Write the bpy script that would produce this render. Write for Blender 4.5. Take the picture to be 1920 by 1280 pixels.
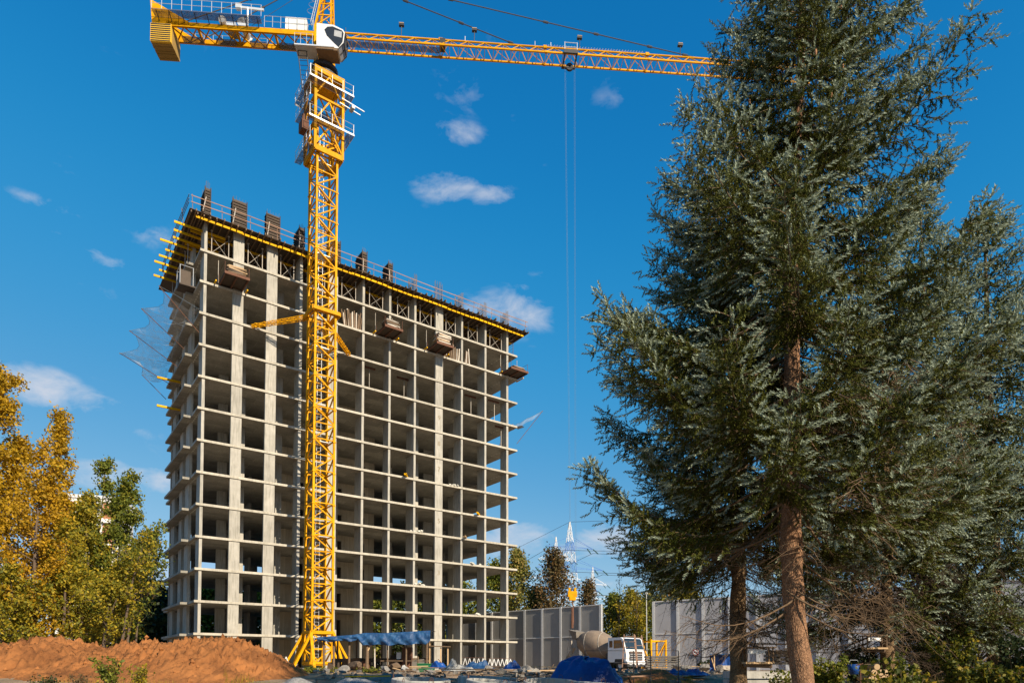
import bpy, bmesh, math, random
import numpy as np
from mathutils import Vector, Matrix
R = math.radians
for o in list(bpy.data.objects): bpy.data.objects.remove(o)
scn = bpy.context.scene
COL = scn.collection

# ------------------------------------------------------------------ camera
F_PX, PITCH, CY, EYE = 1266.3, 0.0389, 1198.84, 0.45
cam = bpy.data.cameras.new('camera'); cam_o = bpy.data.objects.new('camera', cam); COL.objects.link(cam_o)
cam.sensor_width = 36; cam.lens = 36*F_PX/1920; cam.shift_y = (CY-640)/1920
cam.clip_start = .1; cam.clip_end = 5000
cam_o.location = (0, 0, EYE); cam_o.rotation_euler = (math.pi/2+PITCH, 0, 0)
scn.camera = cam_o
scn.render.engine = 'CYCLES'
scn.cycles.max_bounces = 8; scn.cycles.diffuse_bounces = 4; scn.cycles.transparent_max_bounces = 16

def at(px, py, Y):
    """world point seen at photograph pixel (px, py) at depth Y"""
    a = (px-960)/F_PX; b = (CY-py)/F_PX
    t = math.tan(PITCH+math.atan(b))
    z = Y*t
    d = Y*math.cos(PITCH)+z*math.sin(PITCH)
    return Vector((a*d, Y, z+EYE))

# ------------------------------------------------------------------ sky and sun
SUN_AZ = Vector((0.655, -0.756)).normalized(); SUN_EL = R(31)
world = bpy.data.worlds.new('World'); scn.world = world; world.use_nodes = True
wn, wl = world.node_tree.nodes, world.node_tree.links
wn.clear()
def N(nodes, t, **kw):
    n = nodes.new(t)
    for k, v in kw.items():
        if k.startswith('i_'): n.inputs[k[2:].replace('_', ' ')].default_value = v
        else: setattr(n, k, v)
    return n
sky = N(wn, 'ShaderNodeTexSky', sky_type='NISHITA', sun_disc=False, sun_elevation=SUN_EL,
        sun_rotation=math.atan2(SUN_AZ.x, SUN_AZ.y), altitude=0, air_density=1.0, dust_density=0, ozone_density=10)
# the clear, polarised blue of the day: one tone curve for the whole sky
def VM(op, a, b=None, c=None, out=0):
    n = wn.new('ShaderNodeVectorMath'); n.operation = op
    for i, s in enumerate((a, b, c)):
        if s is None: continue
        if isinstance(s, tuple): n.inputs[i].default_value = s
        else: wl.new(s, n.inputs[i])
    return n.outputs[out]
def M_(op, a, b=None, c=None, clamp=False):
    n = wn.new('ShaderNodeMath'); n.operation = op; n.use_clamp = clamp
    for i, s in enumerate((a, b, c)):
        if s is None: continue
        if isinstance(s, (int, float)): n.inputs[i].default_value = s
        else: wl.new(s, n.inputs[i])
    return n.outputs[0]
cur = N(wn, 'ShaderNodeRGBCurve')
CURVES = [[(0, 0), (.033, .006), (.052, .028), (.092, .108), (.152, .255), (.219, .37), (.5, .66), (1, 1)],
          [(0, 0), (.084, .168), (.132, .275), (.228, .372), (.351, .50), (.453, .585), (.7, .78), (1, 1)],
          [(0, 0), (.218, .455), (.33, .60), (.512, .67), (.671, .725), (.738, .75), (.85, .85), (1, 1)]]
for ci, pts in enumerate(CURVES):
    c = cur.mapping.curves[ci]
    for (x, y) in pts[1:-1]: c.points.new(x, y)
cur.mapping.update()
wl.new(VM('MULTIPLY', sky.outputs[0], (.1, .1, .1)), cur.inputs['Color'])
skyc = VM('MULTIPLY', cur.outputs[0], (10, 10, 10))
tc = N(wn, 'ShaderNodeTexCoord')
noi = N(wn, 'ShaderNodeTexNoise'); noi.inputs['Scale'].default_value = 15; noi.inputs['Detail'].default_value = 9; noi.inputs['Roughness'].default_value = .6; noi.inputs['Distortion'].default_value = .35
wl.new(VM('MULTIPLY', tc.outputs['Generated'], (1, 1, 1.9)), noi.inputs['Vector'])
sep = N(wn, 'ShaderNodeSeparateXYZ'); wl.new(tc.outputs['Generated'], sep.inputs[0])
cmb = N(wn, 'ShaderNodeCombineXYZ'); wl.new(M_('ARCTAN2', sep.outputs[0], sep.outputs[1]), cmb.inputs[0]); wl.new(M_('ARCSINE', sep.outputs[2]), cmb.inputs[1])
PUFFS = [(95, 385, 75, 14, .75), (185, 487, 60, 20, .85), (300, 447, 60, 24, .6), (75, 715, 70, 28, 1.25), (125, 745, 95, 26, 1.4), (250, 897, 105, 26, 1.6),
         (840, 352, 66, 28, .95), (915, 365, 46, 26, .85), (855, 250, 50, 24, .85), (870, 165, 55, 50, .5), (945, 590, 90, 42, 1.0), (1015, 530, 55, 20, .7),
         (1135, 1014, 66, 30, 1.9), (975, 1014, 66, 32, 1.6), (1060, 1032, 80, 16, .9), (1165, 180, 55, 20, .42), (985, 45, 70, 60, .5), (1150, 1095, 80, 16, .6),
         (270, 812, 34, 9, .6), (285, 1085, 90, 40, 1.0), (120, 440, 40, 12, .45), (1260, 1000, 60, 40, .8)]
dens = None
for (px, py, rx, ry, amp) in PUFFS:
    o = Vector((0, 0, EYE)); d, d2, d3 = [(at(x, y, 100)-o).normalized() for x, y in ((px, py), (px+rx, py), (px, py-ry))]
    a0 = math.atan2(d.x, d.y); e0 = math.asin(d.z)
    kx = 1/abs(math.atan2(d2.x, d2.y)-a0); ky = 1/abs(math.asin(d3.z)-e0)
    q = VM('MULTIPLY_ADD', cmb.outputs[0], (kx, ky, 0), (-a0*kx, -e0*ky, 0))
    g = M_('MULTIPLY_ADD', VM('DOT_PRODUCT', q, q, out=1), -.5*amp, amp)
    dens = g if dens is None else M_('MAXIMUM', dens, g)
dens = M_('MAXIMUM', dens, 0)
cl = M_('MULTIPLY', M_('ADD', M_('SUBTRACT', dens, .62), M_('MULTIPLY_ADD', noi.outputs[0], 4.6, -2.25)), .62, clamp=True)
cl = M_('MULTIPLY', cl, M_('MULTIPLY', dens, 1.5, clamp=True))
thin = M_('MULTIPLY_ADD', noi.outputs[0], 1.0, -.67, clamp=True)
cl = M_('MAXIMUM', cl, thin)
mixc = N(wn, 'ShaderNodeMix', data_type='RGBA'); wl.new(M_('MULTIPLY', cl, .86), mixc.inputs[0])
wl.new(skyc, mixc.inputs[6]); mixc.inputs[7].default_value = (6.6, 6.9, 7.7, 1)
bg = N(wn, 'ShaderNodeBackground'); bg.inputs['Strength'].default_value = .060
wl.new(mixc.outputs[2], bg.inputs['Color'])
wo = N(wn, 'ShaderNodeOutputWorld'); wl.new(bg.outputs[0], wo.inputs['Surface'])
sun = bpy.data.lights.new('sun', 'SUN'); sun.energy = 5.0; sun.angle = R(.53); sun.color = (1.0, .86, .66)
sun_o = bpy.data.objects.new('sun', sun); COL.objects.link(sun_o)
sdir = Vector((SUN_AZ.x*math.cos(SUN_EL), SUN_AZ.y*math.cos(SUN_EL), math.sin(SUN_EL)))
sun_o.rotation_euler = sdir.to_track_quat('Z', 'Y').to_euler(); sun_o.location = (40, -40, 60)
vs = scn.view_settings; vs.view_transform = 'Standard'; vs.look = 'None'; vs.exposure = 0.75; vs.gamma = 1

# ------------------------------------------------------------------ helpers
rng = random.Random(5)
class MB:
    """collects shapes, build() links them as one mesh object"""
    def __init__(s, M=None): s.v = []; s.f = []; s.M = M or Matrix()
    def add(s, vs_, fs):
        o = len(s.v); s.v += [s.M @ Vector(p) for p in vs_]; s.f += [tuple(i+o for i in f) for f in fs]; return s
    def box(s, a, b):
        (x0, y0, z0), (x1, y1, z1) = a, b
        return s.add([(x0, y0, z0), (x1, y0, z0), (x1, y1, z0), (x0, y1, z0), (x0, y0, z1), (x1, y0, z1), (x1, y1, z1), (x0, y1, z1)],
                     [(0, 3, 2, 1), (4, 5, 6, 7), (0, 1, 5, 4), (1, 2, 6, 5), (2, 3, 7, 6), (3, 0, 4, 7)])
    def beam(s, p, q, w, h=None, up=(0, 0, 1), w2=None):
        h = h or w; p, q = Vector(p), Vector(q); d = (q-p).normalized(); up = Vector(up)
        if abs(d.dot(up)) > .98: up = Vector((0, 1, 0)) if abs(d.y) < .9 else Vector((1, 0, 0))
        x = d.cross(up).normalized(); z = x.cross(d); k = 1 if w2 is None else w2/w
        vv = [p+x*(w/2*a)+z*(h/2*b) for a, b in ((-1, -1), (1, -1), (1, 1), (-1, 1))]+[q+x*(w/2*a*k)+z*(h/2*b*k) for a, b in ((-1, -1), (1, -1), (1, 1), (-1, 1))]
        return s.add(vv, [(0, 1, 2, 3), (7, 6, 5, 4), (0, 4, 5, 1), (1, 5, 6, 2), (2, 6, 7, 3), (3, 7, 4, 0)])
    def path(s, pts, r, n=6, cap=True):
        pts = [Vector(p) for p in pts]; m = len(pts); r = [r]*m if isinstance(r, (int, float)) else r
        vv = []; ref = Vector((0, 0, 1))
        d0 = (pts[-1]-pts[0])
        if d0.length > 0 and abs(d0.normalized().z) > .9: ref = Vector((1, 0, 0))
        for i in range(m):
            d = (pts[min(i+1, m-1)]-pts[max(i-1, 0)]).normalized()
            x = d.cross(ref)
            x = x.normalized() if x.length > 1e-6 else Vector((0, 1, 0)); z = x.cross(d)
            for k in range(n):
                a = 2*math.pi*k/n; vv.append(pts[i]+x*(math.cos(a)*r[i])+z*(math.sin(a)*r[i]))
        ff = [(i*n+k, i*n+(k+1) % n, (i+1)*n+(k+1) % n, (i+1)*n+k) for i in range(m-1) for k in range(n)]
        if cap: ff += [tuple(range(n-1, -1, -1)), tuple(range((m-1)*n, m*n))]
        return s.add(vv, ff)
    def tube(s, p, q, r, r2=None, n=6): return s.path([p, q], [r, r if r2 is None else r2], n)
    def prism(s, pts, ext):
        n = len(pts); ext = Vector(ext); vv = [Vector(p) for p in pts]; vv += [p+ext for p in vv]
        ff = [tuple(range(n-1, -1, -1)), tuple(range(n, 2*n))]+[(i, (i+1) % n, n+(i+1) % n, n+i) for i in range(n)]
        return s.add(vv, ff)
    def lathe(s, prof, n=24, axis=None):
        m = len(prof); vv = [(r*math.cos(2*math.pi*k/n), r*math.sin(2*math.pi*k/n), z) for r, z in prof for k in range(n)]
        ff = [(i*n+k, i*n+(k+1) % n, (i+1)*n+(k+1) % n, (i+1)*n+k) for i in range(m-1) for k in range(n)]
        return s.add(vv, ff)
    def grid(s, nx, ny, fn):
        vv = [fn(i/nx, j/ny) for j in range(ny+1) for i in range(nx+1)]
        ff = [(j*(nx+1)+i, j*(nx+1)+i+1, (j+1)*(nx+1)+i+1, (j+1)*(nx+1)+i) for j in range(ny) for i in range(nx)]
        return s.add(vv, ff)
    def mesh(s, name, m, smooth=False, fix=True):
        me = bpy.data.meshes.new(name); me.from_pydata([tuple(p) for p in s.v], [], s.f)
        if m: me.materials.append(m)
        if fix:
            bm = bmesh.new(); bm.from_mesh(me); bmesh.ops.recalc_face_normals(bm, faces=bm.faces); bm.to_mesh(me); bm.free()
        if smooth: me.polygons.foreach_set('use_smooth', [True]*len(me.polygons))
        me.update(); return me
    def build(s, name, m, parent=None, smooth=False, fix=True): return put(name, s.mesh(name, m, smooth, fix), parent)
def put(name, me, parent=None, loc=None, rz=None, mat4=None, scale=None):
    o = bpy.data.objects.new(name, me); COL.objects.link(o)
    if parent: o.parent = parent
    if mat4 is not None: o.matrix_basis = mat4
    if loc is not None: o.location = loc
    if rz is not None: o.rotation_euler = (0, 0, rz)
    if scale is not None: o.scale = scale
    return o
def tag(o, label, cat=None, group=None, kind=None):
    if label: o['label'] = label
    if cat: o['category'] = cat
    if group: o['group'] = group
    if kind: o['kind'] = kind
    return o
def thing(name, loc, label, cat, group=None, rz=0):
    o = bpy.data.objects.new(name, None); COL.objects.link(o); o.location = loc; o.rotation_euler = (0, 0, rz)
    return tag(o, label, cat, group)
def copy_tree(o, parent=None):
    c = o.copy(); COL.objects.link(c); c.parent = parent
    for ch in list(o.children): copy_tree(ch, c)
    return c
def np_mesh(name, verts, tris, m, tone=None, smooth=False):
    me = bpy.data.meshes.new(name); nv, nf = len(verts), len(tris); k = tris.shape[1]
    me.vertices.add(nv); me.vertices.foreach_set('co', np.ascontiguousarray(verts, dtype=np.float32).ravel())
    me.loops.add(nf*k); me.loops.foreach_set('vertex_index', np.ascontiguousarray(tris, dtype=np.int32).ravel())
    me.polygons.add(nf); me.polygons.foreach_set('loop_start', np.arange(0, nf*k, k, dtype=np.int32))
    me.polygons.foreach_set('loop_total', np.full(nf, k, dtype=np.int32))
    if smooth: me.polygons.foreach_set('use_smooth', np.ones(nf, dtype=bool))
    if tone is not None:
        a = me.attributes.new('tone', 'FLOAT', 'POINT'); a.data.foreach_set('value', np.ascontiguousarray(tone, dtype=np.float32))
    me.materials.append(m); me.update(calc_edges=True); return me

# ------------------------------------------------------------------ materials
def new_mat(name):
    m = bpy.data.materials.new(name); m.use_nodes = True; nt = m.node_tree
    return m, nt.nodes, nt.links, nt.nodes['Principled BSDF']
def ramp(nodes, stops):
    r = nodes.new('ShaderNodeValToRGB'); e = r.color_ramp.elements
    while len(e) < len(stops): e.new(.5)
    for i, (p, c) in enumerate(stops): e[i].position = p; e[i].color = (*c, 1)
    return r
def mat(name, c1, c2=None, scale=4, rough=.8, metal=0, bump=0, bscale=None, detail=6, contrast=.25, spec=.3, stretch=None, seed=True):
    """two-tone noise material with bump, in object coordinates shifted per object"""
    m, n, l, b = new_mat(name)
    c2 = c2 or tuple(x*.72 for x in c1)
    t = n.new('ShaderNodeTexCoord'); vec = t.outputs['Object']
    if seed:
        oi = n.new('ShaderNodeObjectInfo'); ml = n.new('ShaderNodeMath'); ml.operation = 'MULTIPLY'; ml.inputs[1].default_value = 37
        l.new(oi.outputs['Random'], ml.inputs[0]); ad = n.new('ShaderNodeVectorMath'); ad.operation = 'ADD'
        l.new(vec, ad.inputs[0]); l.new(ml.outputs[0], ad.inputs[1]); vec = ad.outputs[0]
    if stretch:
        mp = n.new('ShaderNodeMapping'); mp.inputs['Scale'].default_value = stretch; l.new(vec, mp.inputs['Vector']); vec = mp.outputs[0]
    no = n.new('ShaderNodeTexNoise'); no.inputs['Scale'].default_value = scale; no.inputs['Detail'].default_value = detail; no.inputs['Roughness'].default_value = .65
    l.new(vec, no.inputs['Vector'])
    rp = ramp(n, [(.5-contrast, c2), (.5+contrast, c1)]); l.new(no.outputs[0], rp.inputs[0]); col_out = rp.outputs[0]
    if seed:
        mr = n.new('ShaderNodeMapRange'); mr.inputs['To Min'].default_value = .82; mr.inputs['To Max'].default_value = 1.06; l.new(oi.outputs['Random'], mr.inputs['Value'])
        vm = n.new('ShaderNodeVectorMath'); vm.operation = 'SCALE'; l.new(col_out, vm.inputs[0]); l.new(mr.outputs[0], vm.inputs['Scale']); col_out = vm.outputs[0]
    l.new(col_out, b.inputs['Base Color'])
    b.inputs['Roughness'].default_value = rough; b.inputs['Metallic'].default_value = metal; b.inputs['Specular IOR Level'].default_value = spec
    if bump:
        nb = n.new('ShaderNodeTexNoise'); nb.inputs['Scale'].default_value = bscale or scale*4; nb.inputs['Detail'].default_value = 8
        l.new(vec, nb.inputs['Vector']); bp = n.new('ShaderNodeBump'); bp.inputs['Strength'].default_value = bump; bp.inputs['Distance'].default_value = .05
        l.new(nb.outputs[0], bp.inputs['Height']); l.new(bp.outputs[0], b.inputs['Normal'])
    return m
def concrete(name, c, panel=None, var=.8, stain=.75):
    m, n, l, b = new_mat(name)
    t = n.new('ShaderNodeTexCoord'); oi = n.new('ShaderNodeObjectInfo')
    ml = n.new('ShaderNodeMath'); ml.operation = 'MULTIPLY'; ml.inputs[1].default_value = 53; l.new(oi.outputs['Random'], ml.inputs[0])
    ad = n.new('ShaderNodeVectorMath'); ad.operation = 'ADD'; l.new(t.outputs['Object'], ad.inputs[0]); l.new(ml.outputs[0], ad.inputs[1])
    n1 = n.new('ShaderNodeTexNoise'); n1.inputs['Scale'].default_value = .9; n1.inputs['Detail'].default_value = 8; n1.inputs['Roughness'].default_value = .7; l.new(ad.outputs[0], n1.inputs['Vector'])
    mp = n.new('ShaderNodeMapping'); mp.inputs['Scale'].default_value = (5, 5, .5); l.new(ad.outputs[0], mp.inputs['Vector'])
    n2 = n.new('ShaderNodeTexNoise'); n2.inputs['Scale'].default_value = 1.5; n2.inputs['Detail'].default_value = 5; l.new(mp.outputs[0], n2.inputs['Vector'])
    r1 = ramp(n, [(.3, tuple(x*var for x in c)), (.68, c)]); l.new(n1.outputs[0], r1.inputs[0])
    r2 = ramp(n, [(.32, (stain, stain, stain*.97)), (.55, (1, 1, 1))]); l.new(n2.outputs[0], r2.inputs[0])
    mx = n.new('ShaderNodeMix'); mx.data_type = 'RGBA'; mx.blend_type = 'MULTIPLY'; mx.inputs[0].default_value = 1
    l.new(r1.outputs[0], mx.inputs[6]); l.new(r2.outputs[0], mx.inputs[7]); out = mx.outputs[2]
    # tone differs a little from one pour to the next
    mr = n.new('ShaderNodeMapRange'); mr.inputs['To Min'].default_value = .88; mr.inputs['To Max'].default_value = 1.06; l.new(oi.outputs['Random'], mr.inputs['Value'])
    vm = n.new('ShaderNodeVectorMath'); vm.operation = 'SCALE'; l.new(out, vm.inputs[0]); l.new(mr.outputs[0], vm.inputs['Scale']); out = vm.outputs[0]
    if panel:
        br = n.new('ShaderNodeTexBrick'); br.inputs['Scale'].default_value = 1; br.inputs['Brick Width'].default_value = panel[0]; br.inputs['Row Height'].default_value = panel[1]
        br.inputs['Mortar Size'].default_value = .018; br.inputs['Color1'].default_value = (1, 1, 1, 1); br.inputs['Color2'].default_value = (.66, .66, .66, 1); br.inputs['Mortar'].default_value = (1.35, 1.33, 1.28, 1)
        l.new(t.outputs['Object'], br.inputs['Vector'])
        m2 = n.new('ShaderNodeMix'); m2.data_type = 'RGBA'; m2.blend_type = 'MULTIPLY'; m2.inputs[0].default_value = .8; l.new(out, m2.inputs[6]); l.new(br.outputs[0], m2.inputs[7]); out = m2.outputs[2]
    l.new(out, b.inputs['Base Color']); b.inputs['Roughness'].default_value = .88; b.inputs['Specular IOR Level'].default_value = .2
    n3 = n.new('ShaderNodeTexNoise'); n3.inputs['Scale'].default_value = 14; n3.inputs['Detail'].default_value = 8; l.new(ad.outputs[0], n3.inputs['Vector'])
    bp = n.new('ShaderNodeBump'); bp.inputs['Strength'].default_value = .25; bp.inputs['Distance'].default_value = .03; l.new(n3.outputs[0], bp.inputs['Height']); l.new(bp.outputs[0], b.inputs['Normal'])
    return m
def leaf_mat(name, stops, trans=.35, rough=.6, spec=.25, attr='tone'):
    m, n, l, b = new_mat(name)
    a = n.new('ShaderNodeAttribute'); a.attribute_name = attr
    r = ramp(n, stops); l.new(a.outputs['Fac'], r.inputs[0]); l.new(r.outputs[0], b.inputs['Base Color'])
    b.inputs['Roughness'].default_value = rough; b.inputs['Specular IOR Level'].default_value = spec
    if trans:
        tr = n.new('ShaderNodeBsdfTranslucent'); l.new(r.outputs[0], tr.inputs['Color'])
        mx = n.new('ShaderNodeMixShader'); mx.inputs[0].default_value = trans
        l.new(b.outputs[0], mx.inputs[1]); l.new(tr.outputs[0], mx.inputs[2]); l.new(mx.outputs[0], n['Material Output'].inputs['Surface'])
    return m
def glassy(name, c=(.02, .03, .04)):
    m, n, l, b = new_mat(name); b.inputs['Base Color'].default_value = (*c, 1); b.inputs['Roughness'].default_value = .06; b.inputs['Specular IOR Level'].default_value = .8
    return m
def net_mat(name, c, holes=.55, scale=6):
    m, n, l, b = new_mat(name); b.inputs['Base Color'].default_value = (*c, 1); b.inputs['Roughness'].default_value = .7
    t = n.new('ShaderNodeTexCoord'); no = n.new('ShaderNodeTexNoise'); no.inputs['Scale'].default_value = 2.2; l.new(t.outputs['Object'], no.inputs['Vector'])
    mr = n.new('ShaderNodeMapRange'); mr.inputs['From Min'].default_value = .3; mr.inputs['From Max'].default_value = .7; mr.inputs['To Min'].default_value = 1-holes-.14; mr.inputs['To Max'].default_value = 1-holes+.14
    l.new(no.outputs[0], mr.inputs['Value']); tr = n.new('ShaderNodeBsdfTransparent'); mx = n.new('ShaderNodeMixShader')
    l.new(mr.outputs[0], mx.inputs[0]); l.new(tr.outputs[0], mx.inputs[1]); l.new(b.outputs[0], mx.inputs[2]); l.new(mx.outputs[0], n['Material Output'].inputs['Surface'])
    return m
MT = {}
MT['slab'] = concrete('slab_concrete', (.37, .345, .297), (2.4, 1.2), .70, .80)
MT['col'] = concrete('column_concrete', (.405, .382, .335), None, .74, .72)
MT['wallc'] = concrete('wall_concrete', (.48, .41, .31), (1.2, 2.78), .8, .8)
MT['ring'] = concrete('ring_concrete', (.42, .41, .385), None, .7, .7)
MT['yellow'] = mat('crane_yellow_paint', (.74, .36, .0), (.50, .21, .0), scale=2.2, rough=.6, contrast=.22, spec=.12)
MT['beam_yellow'] = mat('beam_yellow', (.74, .42, .003), (.6, .3, .003), scale=2.2, rough=.65, spec=.1)
MT['galv'] = mat('galvanised_steel', (.62, .64, .66), (.46, .48, .5), scale=5, rough=.45, metal=.35)
MT['cabwhite'] = mat('white_paint', (.82, .82, .81), (.74, .74, .73), scale=.8, rough=.35)
MT['dark'] = mat('dark_steel', (.05, .05, .055), (.03, .03, .03), rough=.55)
MT['glass'] = glassy('tinted_glass')
MT['rope'] = mat('steel_rope', (.10, .105, .12), rough=.5, metal=.4)
MT['thin_rope'] = mat('hoist_rope_steel', (.16, .22, .28), rough=.6, metal=.0)
MT['timber'] = mat('weathered_timber', (.20, .135, .085), (.10, .066, .04), scale=3, rough=.85, stretch=(1, 1, 4))
MT['timber_light'] = mat('fresh_timber', (.52, .36, .20), (.38, .25, .14), scale=3, rough=.8)
MT['rail_pink'] = mat('rail_timber', (.34, .20, .13), (.22, .13, .09), scale=3, rough=.8)
MT['formply'] = mat('formwork_plywood', (.085, .06, .042), (.05, .035, .026), scale=2, rough=.7)
MT['rust'] = mat('rusty_steel', (.16, .07, .04), (.09, .045, .03), scale=6, rough=.85)
MT['form_rib'] = mat('dark_form_rib', (.065, .045, .032), (.035, .026, .02), scale=3, rough=.85)
MT['prop'] = mat('prop_steel', (.50, .47, .42), (.34, .28, .22), scale=4, rough=.6, metal=.2)
MT['rebar'] = mat('rebar_steel', (.17, .17, .19), (.12, .10, .09), scale=8, rough=.7)
MT['net'] = net_mat('safety_netting', (.62, .66, .70), .72)
MT['dirt'] = None
MT['grating'] = net_mat('steel_grating', (.13, .125, .15), .5)
MT['tarp'] = mat('blue_tarpaulin', (.008, .065, .27), (.005, .036, .17), scale=2.2, rough=.45, bump=.9, bscale=5, spec=.4)
MT['tarp_faded'] = mat('faded_blue_tarpaulin', (.022, .085, .20), (.006, .036, .115), scale=2.4, rough=.55, bump=.8, bscale=5, contrast=.16)
MT['fence_l'] = mat('grey_barrier_panel', (.27, .265, .26), (.235, .23, .225), scale=1.2, rough=.6)
MT['fence_r'] = mat('pale_grey_barrier_panel', (.44, .43, .445), (.37, .365, .38), scale=1.2, rough=.6)
MT['fence_post'] = mat('barrier_post_steel', (.66, .66, .66), (.52, .52, .52), scale=3, rough=.55)
MT['slot_light_rubble'] = mat('slot_light_and_rubble', (.62, .60, .52), rough=.9)
MT['stone'] = mat('broken_concrete', (.27, .255, .23), (.14, .125, .11), scale=3, rough=.95, bump=.6)
MT['gravel'] = mat('grey_crushed_stone', (.34, .335, .33), (.17, .165, .16), scale=9, rough=.95, bump=1.0, bscale=24, contrast=.2)
MT['bark_far'] = mat('grey_brown_bark', (.16, .115, .08), (.08, .055, .04), scale=5, rough=.95, bump=.5, stretch=(3, 3, .6))
MT['birch'] = mat('pale_bark', (.5, .47, .42), (.2, .18, .16), scale=4, rough=.9, stretch=(1, 1, 3))

# ------------------------------------------------------------------ ground
def sstep(a, b, x):
    t = np.clip((x-a)/(b-a), 0, 1); return t*t*(3-2*t)
def gz(x, y):
    d = np.hypot(x, y)
    z = -1.15+.55*sstep(10, 22, d)+.6*sstep(22, 42, d)
    return z
def vnoise(x, y, seed=0):
    """cheap smooth value noise"""
    xi, yi = np.floor(x).astype(int), np.floor(y).astype(int); fx, fy = x-xi, y-yi
    fx = fx*fx*(3-2*fx); fy = fy*fy*(3-2*fy)
    def h(a, b):
        n = np.sin(a*127.1+b*311.7+seed*74.7)*43758.5453; return n-np.floor(n)
    return (h(xi, yi)*(1-fx)+h(xi+1, yi)*fx)*(1-fy)+(h(xi, yi+1)*(1-fx)+h(xi+1, yi+1)*fx)*fy
def fbm(x, y, oct=5, seed=0):
    s = 0; a = .5
    for i in range(oct): s = s+a*(vnoise(x, y, seed+i)-.5); x = x*2.03+3.1; y = y*2.03+1.7; a *= .5
    return s
def dirt_material(name, c, c2, grit=1.0):
    m, n, l, b = new_mat(name); t = n.new('ShaderNodeTexCoord')
    n1 = n.new('ShaderNodeTexNoise'); n1.inputs['Scale'].default_value = .55; n1.inputs['Detail'].default_value = 9; n1.inputs['Roughness'].default_value = .7; l.new(t.outputs['Object'], n1.inputs['Vector'])
    r1 = ramp(n, [(.32, c2), (.62, c)]); l.new(n1.outputs[0], r1.inputs[0]); l.new(r1.outputs[0], b.inputs['Base Color'])
    n2 = n.new('ShaderNodeTexNoise'); n2.inputs['Scale'].default_value = 5; n2.inputs['Detail'].default_value = 12; n2.inputs['Roughness'].default_value = .75; l.new(t.outputs['Object'], n2.inputs['Vector'])
    bp = n.new('ShaderNodeBump'); bp.inputs['Strength'].default_value = .9*grit; bp.inputs['Distance'].default_value = .12; l.new(n2.outputs[0], bp.inputs['Height']); l.new(bp.outputs[0], b.inputs['Normal'])
    b.inputs['Roughness'].default_value = 1; b.inputs['Specular IOR Level'].default_value = .1
    return m
MT['dirt'] = dirt_material('orange_clay', (.36, .145, .048), (.155, .062, .024))
MT['soil'] = dirt_material('trampled_soil', (.36, .25, .165), (.19, .15, .095))
xs = np.concatenate([np.linspace(-900, -60, 15), np.linspace(-50, 60, 140), np.linspace(75, 900, 15)])
ys = np.concatenate([np.linspace(-30, 5, 6), np.linspace(6, 60, 110), np.linspace(65, 130, 20), np.linspace(160, 1800, 15)])
GX, GY = np.meshgrid(xs, ys)
near = (1-sstep(60, 100, np.hypot(GX, GY)))
GZ = gz(GX, GY)+near*(fbm(GX*.7, GY*.7, 5, 3)*.32)*np.clip(np.hypot(GX, GY)/14, .3, 1)
nx_, ny_ = len(xs), len(ys)
idx = np.arange(nx_*ny_).reshape(ny_, nx_)
quads = np.stack([idx[:-1, :-1], idx[:-1, 1:], idx[1:, 1:], idx[1:, :-1]], -1).reshape(-1, 4)
tag(put('ground', np_mesh('ground', np.stack([GX, GY, GZ], -1).reshape(-1, 3), quads, MT['soil'], smooth=True)), None, kind='structure')

# orange clay heaps, in front of the building's left half
RIDGE = [(-160, 1214), (-60, 1212), (0, 1215), (40, 1209), (75, 1200), (110, 1196), (140, 1199), (165, 1208), (185, 1216), (215, 1212), (250, 1206), (285, 1203), (310, 1208), (335, 1208), (360, 1199), (385, 1196), (412, 1194), (440, 1197), (470, 1205), (492, 1215), (512, 1230), (535, 1246), (560, 1264), (590, 1284), (640, 1310)]
nu, nv = 330, 120
px_ = np.linspace(-160, 640, nu); yy = np.linspace(24, 44, nv)
rz_ = np.array([at(p, np.interp(p, [a for a, _ in RIDGE], [b for _, b in RIDGE]), 35).z for p in px_])
PX, YY = np.meshgrid(px_, yy)
XX = (PX-960)/F_PX*35.1
RZ = np.interp(PX, px_, rz_)
base_ = gz(XX, YY)-.25
prof_y = 35+1.2*fbm(XX*.35, XX*0+2, 3, 9)
tt = np.where(YY < prof_y, (prof_y-YY)/8.5, (YY-prof_y)/7.0)
fall = np.clip(1-tt, 0, 1); fall = fall*fall*(3-2*fall)
hN = fbm(XX*.9, YY*.9, 6, 21)*.6+np.abs(fbm(XX*1.9, YY*1.9, 5, 33))*.8+np.abs(fbm(XX*3.4, YY*3.4, 4, 91))*1.0+np.abs(fbm(XX*7, YY*7, 3, 55))*.8-.27
ZZ = base_+(RZ-base_)*fall+(hN-.08)*np.clip(fall*1.6, 0, 1)*np.clip((RZ-base_)/1.2, .1, 1)
idx = np.arange(nu*nv).reshape(nv, nu)
quads = np.stack([idx[:-1, :-1], idx[:-1, 1:], idx[1:, 1:], idx[1:, :-1]], -1).reshape(-1, 4)
tag(put('clay_mound', np_mesh('clay_mound', np.stack([XX, YY, ZZ], -1).reshape(-1, 3), quads, MT['dirt'], smooth=True)), None, kind='structure')
clod = MB()
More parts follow.
